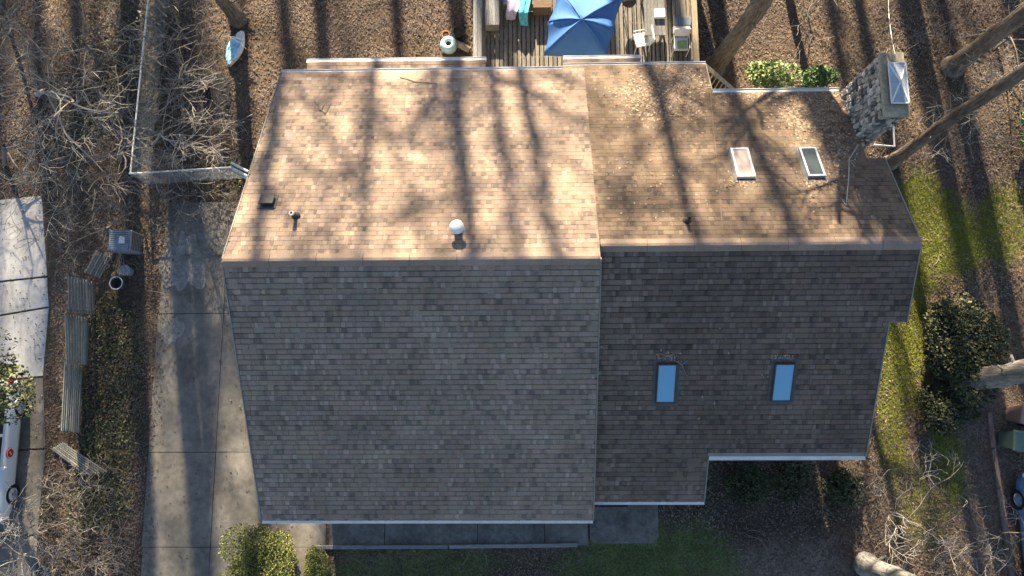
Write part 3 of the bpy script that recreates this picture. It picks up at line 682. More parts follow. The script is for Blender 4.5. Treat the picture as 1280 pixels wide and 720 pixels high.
b = A(1205, 475); tall_tree('tree', 'pale grey tree with lit trunk beside the dark shrub', b, b+Vector((0, .7, 18)), .36, .16, .5, 8, 24, 'bark_grey', avoid=(-1, 0))
b = A(1082, 706); tall_tree('tree', 'pale grey tree trunk at the bottom right edge', b, b+Vector((1.5, .2, 17)), .30, .14, .5, 7, 25, 'bark_grey', avoid=(-1, 1))
b = A(298, 24); tall_tree('tree', 'brown tree trunk at the top edge above the blue float', b, b+Vector((-.3, .2, 18)), .27, .12, .5, 8, 26, avoid=(1, -1))
for x, y, h, r, sd2, lb in ((9.2, 16.4, 16, .18, 28, 'slender bare tree above the top edge behind the pale shrub'), (6.2, 18.5, 17, .2, 29, 'forked bare tree above the top edge right of the deck')):
    tall_tree('tree', lb, Vector((x, y, 0)), Vector((x+.4, y, h)), r, r*.4, .35, 13, sd2, spread=3.4, dep=2)
tall_tree('tree', 'thick leaning bare tree above the top edge right of the deck', Vector((5.5, 16.8, 0)), Vector((8.3, 17.0, 21)), .40, .16, .62, 8, 33, spread=3.0)
# tall bare trees further back in the wood, out of the frame; they throw the shade that crosses roof and yard
templates = []
def tree_template(seed, h, r):
    rg = random.Random(seed); tr = MB(); pts = trunk_pts(Vector((0, 0, -.1)), Vector((rg.uniform(-.6, .6), rg.uniform(-.4, .4), h)), rg, 9, .10)
    tr.tube(pts, [r*1.3]+[r*(1-.72*i/9) for i in range(1, 10)], 10, caps=False)
    cr = MB()
    for k in range(11):
        z = .52+.46*(k+.5)/11; i = int(z*9); q = pts[i].lerp(pts[i+1], z*9-i); az = k*2.4+rg.uniform(-.6, .6)
        grow(cr, q, Vector((cos(az), sin(az), rg.uniform(.3, .9))), 3.6*rg.uniform(.7, 1.2)*(1.3-.6*z), r*(1-.72*z)*.5, 3, rg, 5, .16, .18, (3, 4), .64, 4, .016)
    return tr.mesh('trunk', M['bark'], True), cr.mesh('crown', M['twig'])
for k in range(5): templates.append(tree_template(500+k, 27+k % 3, .30+.035*k))
WOOD = [(.6, 36, 3), (1.9, 41, 1), (2.9, 34, 0), (-9.7, 34, 1), (-10.2, 38, 2), (-7.1, 37, 0), (-4.9, 35, 4), (-4.45, 37, 0), (-3.8, 40, 2), 
        (-13.9, 21, 3), (-15.0, 20, 2), (-12.3, 46, 4), (-14.5, 52, 1), (-16, 47, 1), (-18.5, 50, 3), (-21, 46, 3), (-20, 56, 0), (-23.5, 51, 0), (-24, 58, 2), (-26, 46, 0), (-28, 54, 4), (-17.5, 62, 4), (-13, 66, 0), (-22, 66, 1), (-30, 48, 2), (-15.6, 42, 4), (-19.4, 41, 2), (-24.5, 40, 1),
        (5.2, 30, 1), (4.3, 38, 3), (9.8, 33, 0), (11.4, 44, 2), (13.2, 19, 1), (14.6, 48, 4), (16.4, 22, 0), (18.4, 50, 3), (12.6, 53, 1), (15.7, 58, 2), (18.6, 17.5, 4), (20.6, 42, 1), (7.0, 48, 4), (22, 52, 4), (17, 43, 0), (20, 60, 1), (13.0, 62, 3), (9.4, 57, 3), (24, 45, 3), (10.6, 40, 2)]
for k, (x, y, ti) in enumerate(WOOD):
    t = thing('tree', 'tall bare tree of the wood behind the house, only its shadow in view', 'tree', (x, y, 0), 'trees of the wood behind the house'); t.rotation_euler = (0, 0, k*1.7)
    for nm, me_ in zip(('trunk', 'crown'), templates[ti]):
        o = bpy.data.objects.new(nm, me_); COL.objects.link(o); o.parent = t

# low bare trees and brush
def bare_shrub(name, label, base, h, r, seed, m='twig', n=3, lean=(0, 0), depth=3, spread=.7, group=None, cat='tree', thin=.8):
    rg = random.Random(seed); base = Vector(base); t = thing(name, label, cat, base, group)
    mb = MB(); tr = MB(); top = base+Vector((lean[0]*h*.3, lean[1]*h*.3, h*.3))
    tr.tube([base+Vector((0, 0, -.05)), base.lerp(top, .5)+Vector((rg.gauss(0, .03), rg.gauss(0, .03), 0)), top], [r*1.2, r, r*.85], 8, caps=False); sub('trunk', tr, M[m], t)
    for k in range(n):
        az = 2*pi*k/n+rg.uniform(-.5, .5); dd = Vector((cos(az)*spread+lean[0], sin(az)*spread+lean[1], rg.uniform(.12, .6)))
        grow(mb, base.lerp(top, rg.uniform(.6, 1)), dd, h*.72*rg.uniform(.8, 1.25), r*.62*thin, depth, rg, 5, .20, -.02, (3, 4), .70, 6, .009*thin)
    sub('branches', mb, M[m], t); return t
bare_shrub('bare_tree', 'pale branched bare tree left of the wire fence', A(45, 118), 4.4, .08, 1, 'twig_white', 4, (1.0, -.35), 3, .6)
bare_shrub('bare_tree', 'grey bare sapling at the top left corner', A(10, 35), 4.4, .06, 2, 'twig', 5, (.7, -.3))
bare_shrub('bare_tree', 'spreading bare sapling by the left edge above the pale driveway', A(5, 205), 4.0, .06, 3, 'twig', 5, (.7, .2))
bare_shrub('bare_tree', 'tangled bare sapling against the wire fence', A(120, 70), 3.0, .05, 4, 'twig', 4, (.1, 0))
bare_shrub('bare_tree', 'bare sapling spreading over the fence corner', A(150, 200), 3.2, .05, 5, 'twig', 5, (.7, .2))
bare_shrub('bare_tree', 'light twigged bare sapling inside the fence corner', A(190, 180), 2.8, .04, 6, 'twig_white', 4, (.9, .1))
bare_shrub('bare_tree', 'thin bare sapling inside the fence near the blue float', A(240, 55), 2.4, .045, 7, 'twig', 4, (-.1, 0))
bare_shrub('bare_bush', 'bare bush overhanging the metal box', A(140, 285), 1.8, .035, 8, 'twig', 5, (.2, -.3), cat='bush')
bare_shrub('bare_bush', 'bare bush at the head of the driveway', A(235, 248), 1.7, .03, 9, 'twig', 5, (.1, .1), cat='bush')
bare_shrub('bare_bush', 'pale bare bush at the bottom left corner', A(40, 690), 2.0, .035, 10, 'twig_white', 5, (.1, 0), cat='bush')
bare_shrub('bare_bush', 'dark bare bush between the fallen panel and the driveway', A(105, 645), 1.7, .03, 11, 'twig', 5, (0, 0), cat='bush')
bare_shrub('bare_bush', 'low bare bush at the bottom edge left of the driveway', A(120, 705), 1.5, .03, 12, 'twig', 5, (0, .1), cat='bush')
bare_shrub('bare_tree', 'white twigged sapling right of the chimney', A(1215, 150), 2.2, .03, 13, 'twig_white', 4, (-.4, 0), 3, thin=.55)
bare_shrub('bare_tree', 'bare sapling at the top right corner near the thick tree', A(1245, 60), 2.6, .04, 14, 'twig', 4, (0, 0), 2)
bare_shrub('bare_bush', 'white twigged bush by the bottom right lawn', A(1120, 640), 2.2, .028, 15, 'twig_white', 4, (.1, -.3), 3, thin=.55, cat='bush')
bare_shrub('bare_bush', 'white twigged bush below the blue car', A(1262, 680), 1.8, .024, 16, 'twig_white', 4, (-.2, .3), 3, thin=.55, cat='bush')
bare_shrub('bare_bush', 'bare twiggy bush at the top edge right of the tree by the deck', A(1010, 12), 1.8, .025, 17, 'twig', 4, (0, 0), 2, cat='bush')

# leafy shrubs
def shrub(name, label, c, rx, ry, h, n, pal, size, seed, lobes=7, cat='shrub', z0=.05, stem=True, gap=-.28):
    rg = np.random.default_rng(seed); c = Vector(c); t = thing(name, label, cat, (c.x, c.y, c.z))
    L = [(rg.uniform(-.55, .55), rg.uniform(-.55, .55), rg.uniform(.35, .8), rg.uniform(.35, .6)) for _ in range(lobes)]+[(0, 0, .45, .55)]
    pts = []; shade = []
    while len(pts) < n:
        lx, ly, lz, lr = L[rg.integers(0, len(L))]
        v = rg.normal(size=3); v /= np.linalg.norm(v); rr_ = lr*(rg.uniform(.35, 1)**.4)
        p = np.array([lx, ly, lz])+v*rr_*np.array([1, 1, .75])
        if p[2] < .02 or noise.noise((p[0]*4+seed, p[1]*4, p[2]*4)) < gap: continue
        pts.append((c.x+p[0]*rx, c.y+p[1]*ry, c.z+z0+p[2]*h)); shade.append(1)
    P = np.array(pts); pal = np.array(pal); cc = pal[rg.integers(0, len(pal), len(P))]*rg.uniform(.75, 1.25, (len(P), 1))
    fastmesh('foliage', *leaf_quads(P, size, cc, .75, 0), M['green'], t)
    if stem:
        mb = MB(); r2 = random.Random(seed)
        for k in range(5):
            lx, ly, lz, lr = L[k % len(L)]
            mb.tube([c+Vector((0, 0, -.05)), c+Vector((lx*rx*.4, ly*ry*.4, h*.3)), c+Vector((lx*rx, ly*ry, lz*h))], [.035, .025, .012], 5)
        sub('stem', mb, M['bark'], t)
    return t
DG = [(.035, .045, .022), (.05, .06, .025), (.025, .034, .018), (.065, .07, .03), (.13, .12, .035), (.04, .05, .028)]
YG = [(.12, .14, .035), (.17, .18, .04), (.09, .11, .03), (.22, .21, .06), (.07, .09, .025)]
PG = [(.14, .20, .06), (.24, .30, .10), (.34, .38, .17), (.10, .15, .045), (.07, .11, .03)]
MG = [(.06, .12, .035), (.09, .16, .045), (.04, .08, .025), (.12, .19, .06)]
c = A(1188, 440); shrub('evergreen_shrub', 'large dark evergreen shrub beside the pale grey tree', c, 1.5, 1.8, 1.4, 15000, DG, .085, 1, 14, gap=-.45)
c = A(1172, 520); shrub('evergreen_shrub', 'low dark evergreen shrub below the pale grey trunk', c, 1.25, 1.1, .8, 4200, DG[:4], .085, 2)
c = A(958, 106); shrub('variegated_shrub', 'pale yellow green shrub behind the right rear eave', c, .95, .55, 1.3, 2600, PG, .095, 3)
c = A(1010, 110); shrub('green_shrub', 'darker green shrub between pale shrub and chimney', c, .85, .5, 1.0, 2200, MG, .08, 4)
c = A(1285, 178); shrub('green_shrub', 'green shrub cut by the right edge near the leaning tree', c, .9, .95, 1.4, 2600, MG, .09, 5)
c = A(337, 700); shrub('hedge', 'rounded yellow green hedge at the driveway corner', c, 1.2, 1.2, 1.15, 20000, YG, .05, 6, 12, 'hedge', gap=-.6)
c = A(397, 712); shrub('hedge', 'narrow green hedge next to the rounded hedge', c, .42, .85, .8, 5000, YG[:3], .05, 7, 6, 'hedge', gap=-.6)
for px, py, rx, lb, sd2 in [(925, 600, .8, 'dark low shrub under the step of the front eave', 31), (985, 603, .85, 'dark low shrub under the middle of the right front eave', 32), (1048, 600, .7, 'dark low shrub under the right end of the front eave', 33)]:
    shrub('evergreen_shrub', lb, A(px, py), rx, .8, .7, 2600, DG[:4], .075, sd2)
def limb_foliage(label, px, py, z, rx, ry, n, pal, seed, base):
    t = shrub('evergreen_tree', label, A(px, py, z), rx, ry, 1.6, n, pal, .085, seed, 8, 'tree', 0, stem=False)
    c = A(px, py, z); b = Vector((base[0], base[1], 0)); mb = MB()
    mb.tube([b, b.lerp(c, .5)+Vector((-.2, 0, .6)), c+Vector((-.3, 0, .5))], [.16, .12, .05], 8); sub('trunk', mb, M['bark'], t)
    return t
limb_foliage('evergreen tree reaching over the pale driveway at the left edge', 18, 478, 3.2, 1.35, 1.5, 3000, YG+DG, 8, (-18.2, -.6))

# ------------------------------------------------------------------ deck
DZ = 1.0
deck = thing('deck', 'grey wooden deck with rail and built in bench behind the house', 'deck', (2.0, 12, 0))
rg = random.Random(9)
DC = [(.15, .138, .122), (.175, .158, .135), (.13, .12, .108), (.19, .165, .133), (.16, .145, .125)]
x = -1.45
while x < 5.75:
    mb = MB(); y0 = 8.9
    c = rg.choice(DC); mb.box((x+.07, (y0+16.2)/2, DZ-.018+rg.uniform(-.003, .003)), (.118, 16.2-y0, .036), None, c); sub('board', mb, M['wood_grey'], deck); x += .152
mb = MB()
for y in np.arange(9.1, 16.2, .6): mb.box((2.05, y, DZ-.13), (7.4, .05, .18), None, (.12, .10, .08))
for xx in (-1.5, 0.9, 3.3, 5.6):
    for yy in (9.4, 12.4, 15.8): mb.box((xx, yy, (DZ-.22)/2-.1), (.12, .12, DZ-.02), None, (.12, .10, .08))
sub('joists', mb, M['wood_grey'], deck)
def rail(xc, w, y0, y1, zt, col, n=2):
    for k in range(n):
        mb = MB(); mb.box((xc-w/2+w/n*(k+.5), (y0+y1)/2, zt), (w/n-.012, y1-y0, .038), None, jc(col, rg, .9, 1.1)); sub('rail_board', mb, M['wood_grey'], deck)
    y = y0+.1
    while y < y1:
        mb = MB(); mb.box((xc, y, (DZ+zt)/2-.02), (.09, .09, zt-DZ-.004), None, tuple(v*.8 for v in col)); sub('rail_post', mb, M['wood_grey'], deck); y += 1.35
    for zz in (DZ+.25, DZ+.55):
        mb = MB(); mb.box((xc, (y0+y1)/2, zz), (.03, y1-y0-.1, .12), None, tuple(v*.85 for v in col)); sub('rail_board', mb, M['wood_grey'], deck)
rail(-1.54, .30, 9.75, 16.2, DZ+.85, (.22, .215, .21)); rail(5.62, .2, 9.6, 16.2, DZ+.85, (.24, .19, .13), 1)
bench = thing_part('bench', deck, (-1.0, 13.5, DZ)); bench['label'] = 'built in grey plank bench along the left rail'
for k in range(4):
    mb = MB(); mb.box((-1.3+.03+.125*k, 14.2, DZ+.44), (.117, 3.55, .038), None, jc((.20, .20, .20), rg, .9, 1.15)); sub('slat', mb, M['wood_grey'], bench)
mb = MB(); mb.box((-1.08, 12.46, DZ+.22), (.46, .05, .42), None, (.2, .19, .17)); mb.box((-.86, 14.2, DZ+.30), (.03, 3.5, .22), None, (.18, .17, .16)); sub('apron', mb, M['wood_grey'], bench)
p = A(640, 3, DZ+.45)
for k in range(4):
    mb = MB(); mb.box((.05, p.y-.02+.125*k, DZ+.44), (1.5, .117, .038), None, jc(((.13, .19, .27) if k else (.28, .24, .2)), rg, .9, 1.1)); sub('slat', mb, M['wood_x'], bench)
mb = MB(); mb.box((.05, p.y-.06, DZ+.22), (1.5, .04, .40), None, (.2, .17, .14)); sub('apron', mb, M['wood_x'], bench)
p = A(678, 5, DZ+.6); mb = MB(); mb.box((p.x, p.y+.1, DZ+.25), (.62, .35, .5), None, (.16, .11, .075)); o = tag(sub('storage_box', mb, M['wood_x'], None, bevel=.015), 'brown wooden box on the deck left of the umbrella', 'box')
# stairs at the right rear corner
st = thing('stairs', 'wooden slatted stair rail descending beside the right rear eave', 'stairs', tuple(A(905, 100)))
a = A(882, 82, 1.75); b = A(919, 114, .9)
mb = MB(); mb.bar(a, b, .13, .04, (.36, .30, .21)); sub('handrail', mb, M['wood_x'], st)
d = (b-a); dn = Vector((d.x, d.y, 0)).normalized(); nn = Vector((dn.y, -dn.x, 0))
nn = nn if nn.y < 0 else -nn
for k in range(9):
    q = a+d*(k+.5)/9; mb = MB(); mb.bar(q+Vector((0, 0, -.03)), q+Vector((0, 0, -.88)), .07, .035, (.40, .33, .23), up=(dn.x, dn.y, 0)); sub('baluster', mb, M['wood_grey'], st)
for k in range(6):
    q = a+d*(k+.6)/6+Vector((0, 0, -1.0-.0*k)); mb = MB(); mb.bar(q+nn*.02, q+nn*.75, .24, .035, (.30, .25, .19)); sub('tread', mb, M['wood_x'], st)

# umbrella
ua = A(727, 24, 3.5)
um = thing('umbrella', 'blue canvas patio umbrella opened over the deck', 'umbrella', (ua.x, ua.y, DZ))
rim = [A(680, 67, 2.78), A(760, 71, 2.78), A(768, 38, 2.98), A(779, -3, 2.86), A(697, -14, 2.86), A(685, 27, 2.98)]
mb = MB(); V = []; fs = []
K = 6; NS = 8
for i in range(6):
    a, b = rim[i], rim[(i+1) % 6]
    grid = []
    for k in range(K+1):
        t = k/K; row = []
        for j in range(NS+1):
            s_ = j/NS; e = a.lerp(b, s_); q = ua.lerp(e, t)
            sag = -.10*sin(pi*s_)*t**1.3*(1 if (a-b).length > 1.2 else .6); bow = .10*sin(pi*t)*(1-.5*sin(pi*s_)); inw = .10*sin(pi*s_)*t*t
            q = q+Vector((0, 0, sag+bow)); q = q.lerp(Vector((ua.x, ua.y, q.z)), inw*.6); row.append(q)
        grid.append(row)
    o = len(V); V += [q for row in grid for q in row]
    for k in range(K):
        for j in range(NS): fs.append((o+k*(NS+1)+j, o+(k+1)*(NS+1)+j, o+(k+1)*(NS+1)+j+1, o+k*(NS+1)+j+1))
    # valance
    o = len(V)
    for j in range(NS+1): V += [grid[K][j], grid[K][j]+Vector((0, 0, -.13))]
    for j in range(NS): fs.append((o+2*j, o+2*j+1, o+2*j+3, o+2*j+2))
mb.add(V, fs); can = sub('canopy', mb, M['umbrella'], um, smooth=True)
sm = can.modifiers.new('thick', 'SOLIDIFY'); sm.thickness = .006
for i in range(6):
    mb = MB(); mb.tube([ua+Vector((0, 0, -.06)), ua.lerp(rim[i], .5)+Vector((0, 0, .06)), rim[i]+Vector((0, 0, -.02))], .012, 6); sub('rib', mb, M['metal'], um)
    mb = MB(); mb.tube([ua+Vector((0, 0, .005)), ua.lerp(rim[i], .33)+Vector((0, 0, .098)), ua.lerp(rim[i], .66)+Vector((0, 0, .098)), rim[i]+Vector((0, 0, .008))], .009, 5); sub('seam', mb, M['umbrella'], um)
mb = MB(); mb.tube([(ua.x, ua.y, DZ), ua+Vector((0, 0, -.02))], .025, 10); sub('pole', mb, M['metal'], um)
mb = MB(); mb.lathe((ua.x, ua.y, DZ), [(0, .07), (.05, .07), (.24, .05), (.26, .0), (0, 0)][::-1], 20); sub('base', mb, M['dark'], um)
mb = MB(); mb.lathe(ua, [(.03, -.02), (.035, .03), (0, .06)], 10); sub('finial', mb, M['umbrella'], um)

# towels over the bench
def draped(name, label, c, w, l, z, m, seed, cat='towel', drop=.3):
    rg = random.Random(seed); mb = MB(); n1, n2 = 9, 14; V = []
    for j in range(n2+1):
        for i in range(n1+1):
            u_, v_ = i/n1-.5, j/n2
            s_ = v_*l; over = max(0, s_-l*.55)
            y = c[1]-min(s_, l*.55)-over*.25; zz = z-over*.85+.03*sin(9*u_+seed+3*v_)+.012*sin(23*u_+5*v_)
            V.append((c[0]+u_*w*(1+.18*sin(3*v_+seed))+.05*sin(4*v_+seed), y, zz))
    fs = [(j*(n1+1)+i, j*(n1+1)+i+1, (j+1)*(n1+1)+i+1, (j+1)*(n1+1)+i) for j in range(n2) for i in range(n1)]
    mb.add(V, fs); o = tag(sub(name, mb, M[m], None, smooth=True), label, cat); s_ = o.modifiers.new('t', 'SOLIDIFY'); s_.thickness = .012; return o
p = A(640, 8, DZ+.5); draped('towel', 'lilac towel hanging over the bench edge', (p.x, p.y+.25), .36, .85, DZ+.52, 'lilac', 1)
p = A(656, 8, DZ+.5); draped('towel', 'turquoise towel hanging next to the lilac towel', (p.x, p.y+.45), .34, 1.35, DZ+.54, 'turq', 2)
# table and seats at the right
TG = (.15, .145, .14)
p0 = A(806, 44, DZ+.74); p1 = A(832, 44, DZ+.74)
tb = thing('table', 'grey slatted wooden table on the deck right of the umbrella', 'table', ((p0.x+p1.x)/2, p0.y+.9, DZ))
nb = 6; w = (p1.x-p0.x)/nb
for k in range(nb):
    mb = MB(); mb.box((p0.x+w*(k+.5), p0.y+.85, DZ+.72), (w-.012, 1.7, .035), None, jc(TG, rg, .85, 1.15)); sub('slat', mb, M['wood_grey'], tb)
for sx in (p0.x+.06, p1.x-.06):
    for yy in (p0.y+.12, p0.y+1.6):
        mb = MB(); mb.box((sx, yy, DZ+.35), (.07, .07, .70), None, TG); sub('leg', mb, M['wood_grey'], tb)
p = A(825, 16, DZ+.85); mb = MB(); mb.box((p.x, p.y, DZ+.80), (.36, .34, .11)); o = tag(sub('cushion', mb, M['white_fab'], None, bevel=.04), 'white square cushion lying on the slatted table', 'cushion')
p0 = A(841, 33, DZ+.45); p1 = A(863, 33, DZ+.45)
bn = thing('bench', 'slatted wooden bench by the right deck rail', 'bench', ((p0.x+p1.x)/2, p0.y+.8, DZ))
nb = 5; w = (p1.x-p0.x)/nb
for k in range(nb):
    mb = MB(); mb.box((p0.x+w*(k+.5), p0.y+.8, DZ+.43), (w-.03, 1.9, .035), None, jc((.23, .195, .15), rg, .85, 1.15)); sub('slat', mb, M['wood_grey'], bn)
for sx in (p0.x+.06, p1.x-.06):
    for yy in (p0.y+.0, p0.y+1.6):
        mb = MB(); mb.box((sx, yy, DZ+.205), (.07, .07, .41), None, TG); sub('leg', mb, M['wood_grey'], bn)
mb = MB(); c = A(854, 27, DZ+.5); mb.box((c.x, c.y, DZ+.49), (.56, .34, .08)); tag(sub('cushion', mb, mat('blue_grey_fabric', (.12, .155, .19), .9, nscale=8, namt=.15), None, bevel=.03), 'blue grey seat cushion on the slatted bench', 'cushion')
mb = MB(); c = A(852, 38, DZ+.5); mb.box((c.x, c.y, DZ+.50), (.58, .27, .10)); tag(sub('cushion', mb, mat('cream_fabric', (.55, .50, .42), .9, nscale=8, namt=.15), None, bevel=.03), 'cream bolster cushion at the near end of the slatted bench', 'cushion')
def chair(label, px, py, yaw, seat, zs=.42):
    c = A(px, py, DZ+zs); t = thing('chair', label, 'chair', (c.x, c.y, DZ), 'patio chairs on the deck'); R3 = Matrix.Rotation(yaw, 3, 'Z'); W = lambda p: R3 @ Vector(p)+Vector((c.x, c.y, DZ))
    for sx in (-.25, .25):
        mb = MB(); mb.tube([W((sx, -.24, 0)), W((sx, -.24, zs+.2)), W((sx, .2, zs+.2))], .016, 7); sub('arm', mb, M['white'], t)
        mb = MB(); mb.tube([W((sx, .26, 0)), W((sx, .22, zs)), W((sx, .32, zs+.42))], .016, 7); sub('leg', mb, M['white'], t)
    mb = MB(); mb.box(W((0, 0, zs)), (.48, .46, .05), R3); st_ = sub('seat', mb, M['white_fab'], t, bevel=.02)
    if seat == 'greencush': mb = MB(); mb.box(W((.03, -.05, zs+.05)), (.30, .28, .06), R3); sub('seat_pad', mb, M[seat], st_, bevel=.02)
    mb = MB(); mb.box(W((0, .29, zs+.24)), (.48, .05, .36), R3 @ Matrix.Rotation(-.22, 3, 'X')); sub('backrest', mb, M['white_fab'], t, bevel=.02)
chair('white patio chair with green seat by the right rail', 851, 55, 0, 'greencush')
chair('pale patio chair at the near end of the slatted table', 802, 50, radians(-80), 'white_fab')
p = A(787, -2, DZ+.8); gr_ = thing('kettle_grill', 'black round grill at the top edge right of the umbrella', 'grill', (p.x, p.y, DZ))
mb = MB(); mb.lathe((p.x, p.y, DZ+.62), [(0, -.14), (.14, -.11), (.235, 0), (.24, .04), (.22, .12), (.12, .2), (.02, .22), (0, .22)], 24); sub('bowl', mb, M['dark'], gr_, smooth=True)
for k in range(3):
    t = 2*pi*k/3; mb = MB(); mb.tube([(p.x+.12*cos(t), p.y+.12*sin(t), DZ+.55), (p.x+.26*cos(t), p.y+.26*sin(t), DZ)], .014, 6); sub('leg', mb, M['metal'], gr_)
mb = MB(); mb.tube([(p.x-.06, p.y, DZ+.84), (p.x-.05, p.y, DZ+.89), (p.x+.05, p.y, DZ+.89), (p.x+.06, p.y, DZ+.84)], .012, 6); sub('handle', mb, M['metal'], gr_)

# ------------------------------------------------------------------ yard things
def pot(name, label, px, py, r, h, m, cat='pot', fill='soil', n=20):
    c = A(px, py); t = thing(name, label, cat, c); mb = MB()
    mb.lathe(c, [(0, 0), (r*.7, 0), (r*.95, h*.8), (r, h*.82), (r, h), (r*.86, h), (r*.8, h*.8), (0, h*.8)], n); sub('pot', mb, M[m], t, smooth=False)
    mb = MB(); mb.lathe(c, [(r*.79, h*.82), (r*.4, h*.86), (0, h*.87)], n); sub('soil', mb, M[fill], t); return t
c = A(562, 61)
pl = thing('planter', 'round pale teal planter with dark middle near the deck', 'planter', c)
mb = MB(); mb.lathe(c, [(0, 0), (.17, 0), (.27, .12), (.31, .28), (.28, .40), (.20, .46), (.12, .46), (.09, .40), (.09, .3)], 28); sub('pot', mb, M['teal'], pl, smooth=True)
mb = MB(); mb.lathe(c, [(.10, .36), (0, .37)], 20); sub('soil', mb, M['soil'], pl)
pot('flower_pot', 'orange terracotta pot behind the teal planter', 558, 47, .14, .26, 'terracotta')
pot('flower_pot', 'black pot right of the terracotta pot', 574, 45, .20, .34, 'dark')
c = A(578, 60); mb = MB(); mb.tube([c+Vector((-.25, .12, .14)), c+Vector((0, 0, .16)), c+Vector((.28, -.16, .14))], [.11, .12, .11], 10, (.33, .26, .19)); tag(sub('log', mb, M['stone'], None), 'short pale log lying next to the teal planter', 'log')
pot('flower_pot', 'small terracotta pot on the dark fabric by the fence', 259, 108, .14, .25, 'terracotta')
# landscape fabric
c = A(272, 125); mb = MB(); poly = [tuple(A(px, py).xy) for px, py in [(250, 96), (280, 92), (288, 105), (289, 125), (285, 145), (262, 148), (252, 140)]]
mb.prism(poly[::-1], .0, .045); tag(sub('landscape_fabric', mb, M['cloth_dark'], None), 'dark sheet on the ground below the blue float', 'sheet')
# pool float, crumpled
a, b = A(288, 84), A(305, 42); ax = (b-a); L = ax.length; ax.normalize(); ay = Vector((-ax.y, ax.x, 0)); t = thing('pool_float', 'crumpled blue and white vinyl float lying in the leaves', 'float', (a+b)/2)
def blobmesh(scale_w, z0, hgt, seed, u0=0., u1=1., side_=0.):
    mb = MB(); n1, n2 = 18, 14; V = []
    for i in range(n1+1):
        s_ = u0+(u1-u0)*i/n1
        for j in range(n2):
            ph = 2*pi*j/n2; tp_ = sin(pi*max(.02, min(.98, .08+.84*s_))); wv = scale_w*max(.04, sin(pi*max(.02, min(.98, i/n1)))**.7)
            rr_ = 1+.16*noise.noise((s_*7, cos(ph)*1.5+seed, sin(ph)*1.5))
            q = a+ax*(s_*L)+ay*(side_*tp_+cos(ph)*wv*rr_)+Vector((0, 0, z0+sin(ph)*hgt*rr_+.03*noise.noise((s_*12, ph, seed)))); V.append(q)
    fs = [(i*n2+j, i*n2+(j+1) % n2, (i+1)*n2+(j+1) % n2, (i+1)*n2+j) for i in range(n1) for j in range(n2)]
    mb.add(V, fs); return mb
sub('body', blobmesh(.27, .12, .09, 1, .02, .97, .03), M['float'], t, smooth=True)
o = sub('rim_tube', blobmesh(.09, .16, .09, 2, 0, 1.0, -.20), M['white'], t, smooth=True); sub('rim_tube', blobmesh(.07, .14, .08, 3, 0.08, .9, .24), M['float'], t, smooth=True)
sub('pillow', blobmesh(.15, .2, .07, 4, .72, .98, -.02), M['white'], t, smooth=True)
# chain link fence
fz = 1.25
cn = [A(189, -40, fz), A(163, 217, fz), A(290, 209, fz)]
fn = thing('chain_link_fence', 'galvanised chain link fence with pale top rail at the upper left', 'fence', (cn[1].x, cn[1].y, 0))
mb = MB(); mb.tube([cn[0], cn[1]], .028, 8); sub('top_rail', mb, M['white'], fn)
mb = MB(); mb.tube([cn[1], cn[2]], .028, 8); sub('top_rail', mb, M['white'], fn)
for a_, b_, k in ((cn[0], cn[1], 4), (cn[1], cn[2], 2)):
    for i in range(k+1):
        if a_ is cn[1] and i == 0: continue
        q = a_.lerp(b_, i/k); mb = MB(); mb.tube([Vector((q.x, q.y, -.1)), Vector((q.x, q.y, fz+.04))], .033, 8); sub('post', mb, M['metal'], fn)
    mb = MB(); L = (b_-a_).length; d = (b_-a_)/L; s_ = -fz
    while s_ < L:
        for sg in (0, 1):
            lo, hi = s_, s_+fz
            z0, z1 = (0.03, fz) if sg == 0 else (fz, .03)
            ta, tb_ = max(0, lo), min(L, hi)
            if tb_-ta > .02:
                za = z0+(z1-z0)*(ta-lo)/fz; zb = z0+(z1-z0)*(tb_-lo)/fz
                pa = a_+d*ta; pb = a_+d*tb_; mb.tube([(pa.x, pa.y, za), (pb.x, pb.y, zb)], .0022, 3, caps=False)
        s_ += .07
    sub('wire_mesh', mb, M['metal'], fn)
gt = thing('gate', 'narrow white pipe gate ajar where the wire fence meets the house', 'gate', (cn[2].x, cn[2].y, 0))
a, b = A(288, 209, 1.2), A(309, 220, 1.25)
for dz, off in ((0, 0), (-.95, 0)):
    mb = MB(); mb.tube([a+Vector((0, 0, dz)), b+Vector((0, 0, dz))], .045, 8); sub('gate_rail', mb, M['white'], gt)
mb = MB(); q = Vector((.04, .14, .04)); mb.tube([a+q, b+q], .04, 8); sub('gate_rail', mb, M['white'], gt)
for p in (a, b): mb = MB(); mb.tube([Vector((p.x, p.y, -.05)), p], .035, 8); sub('gate_post', mb, M['white'], gt)

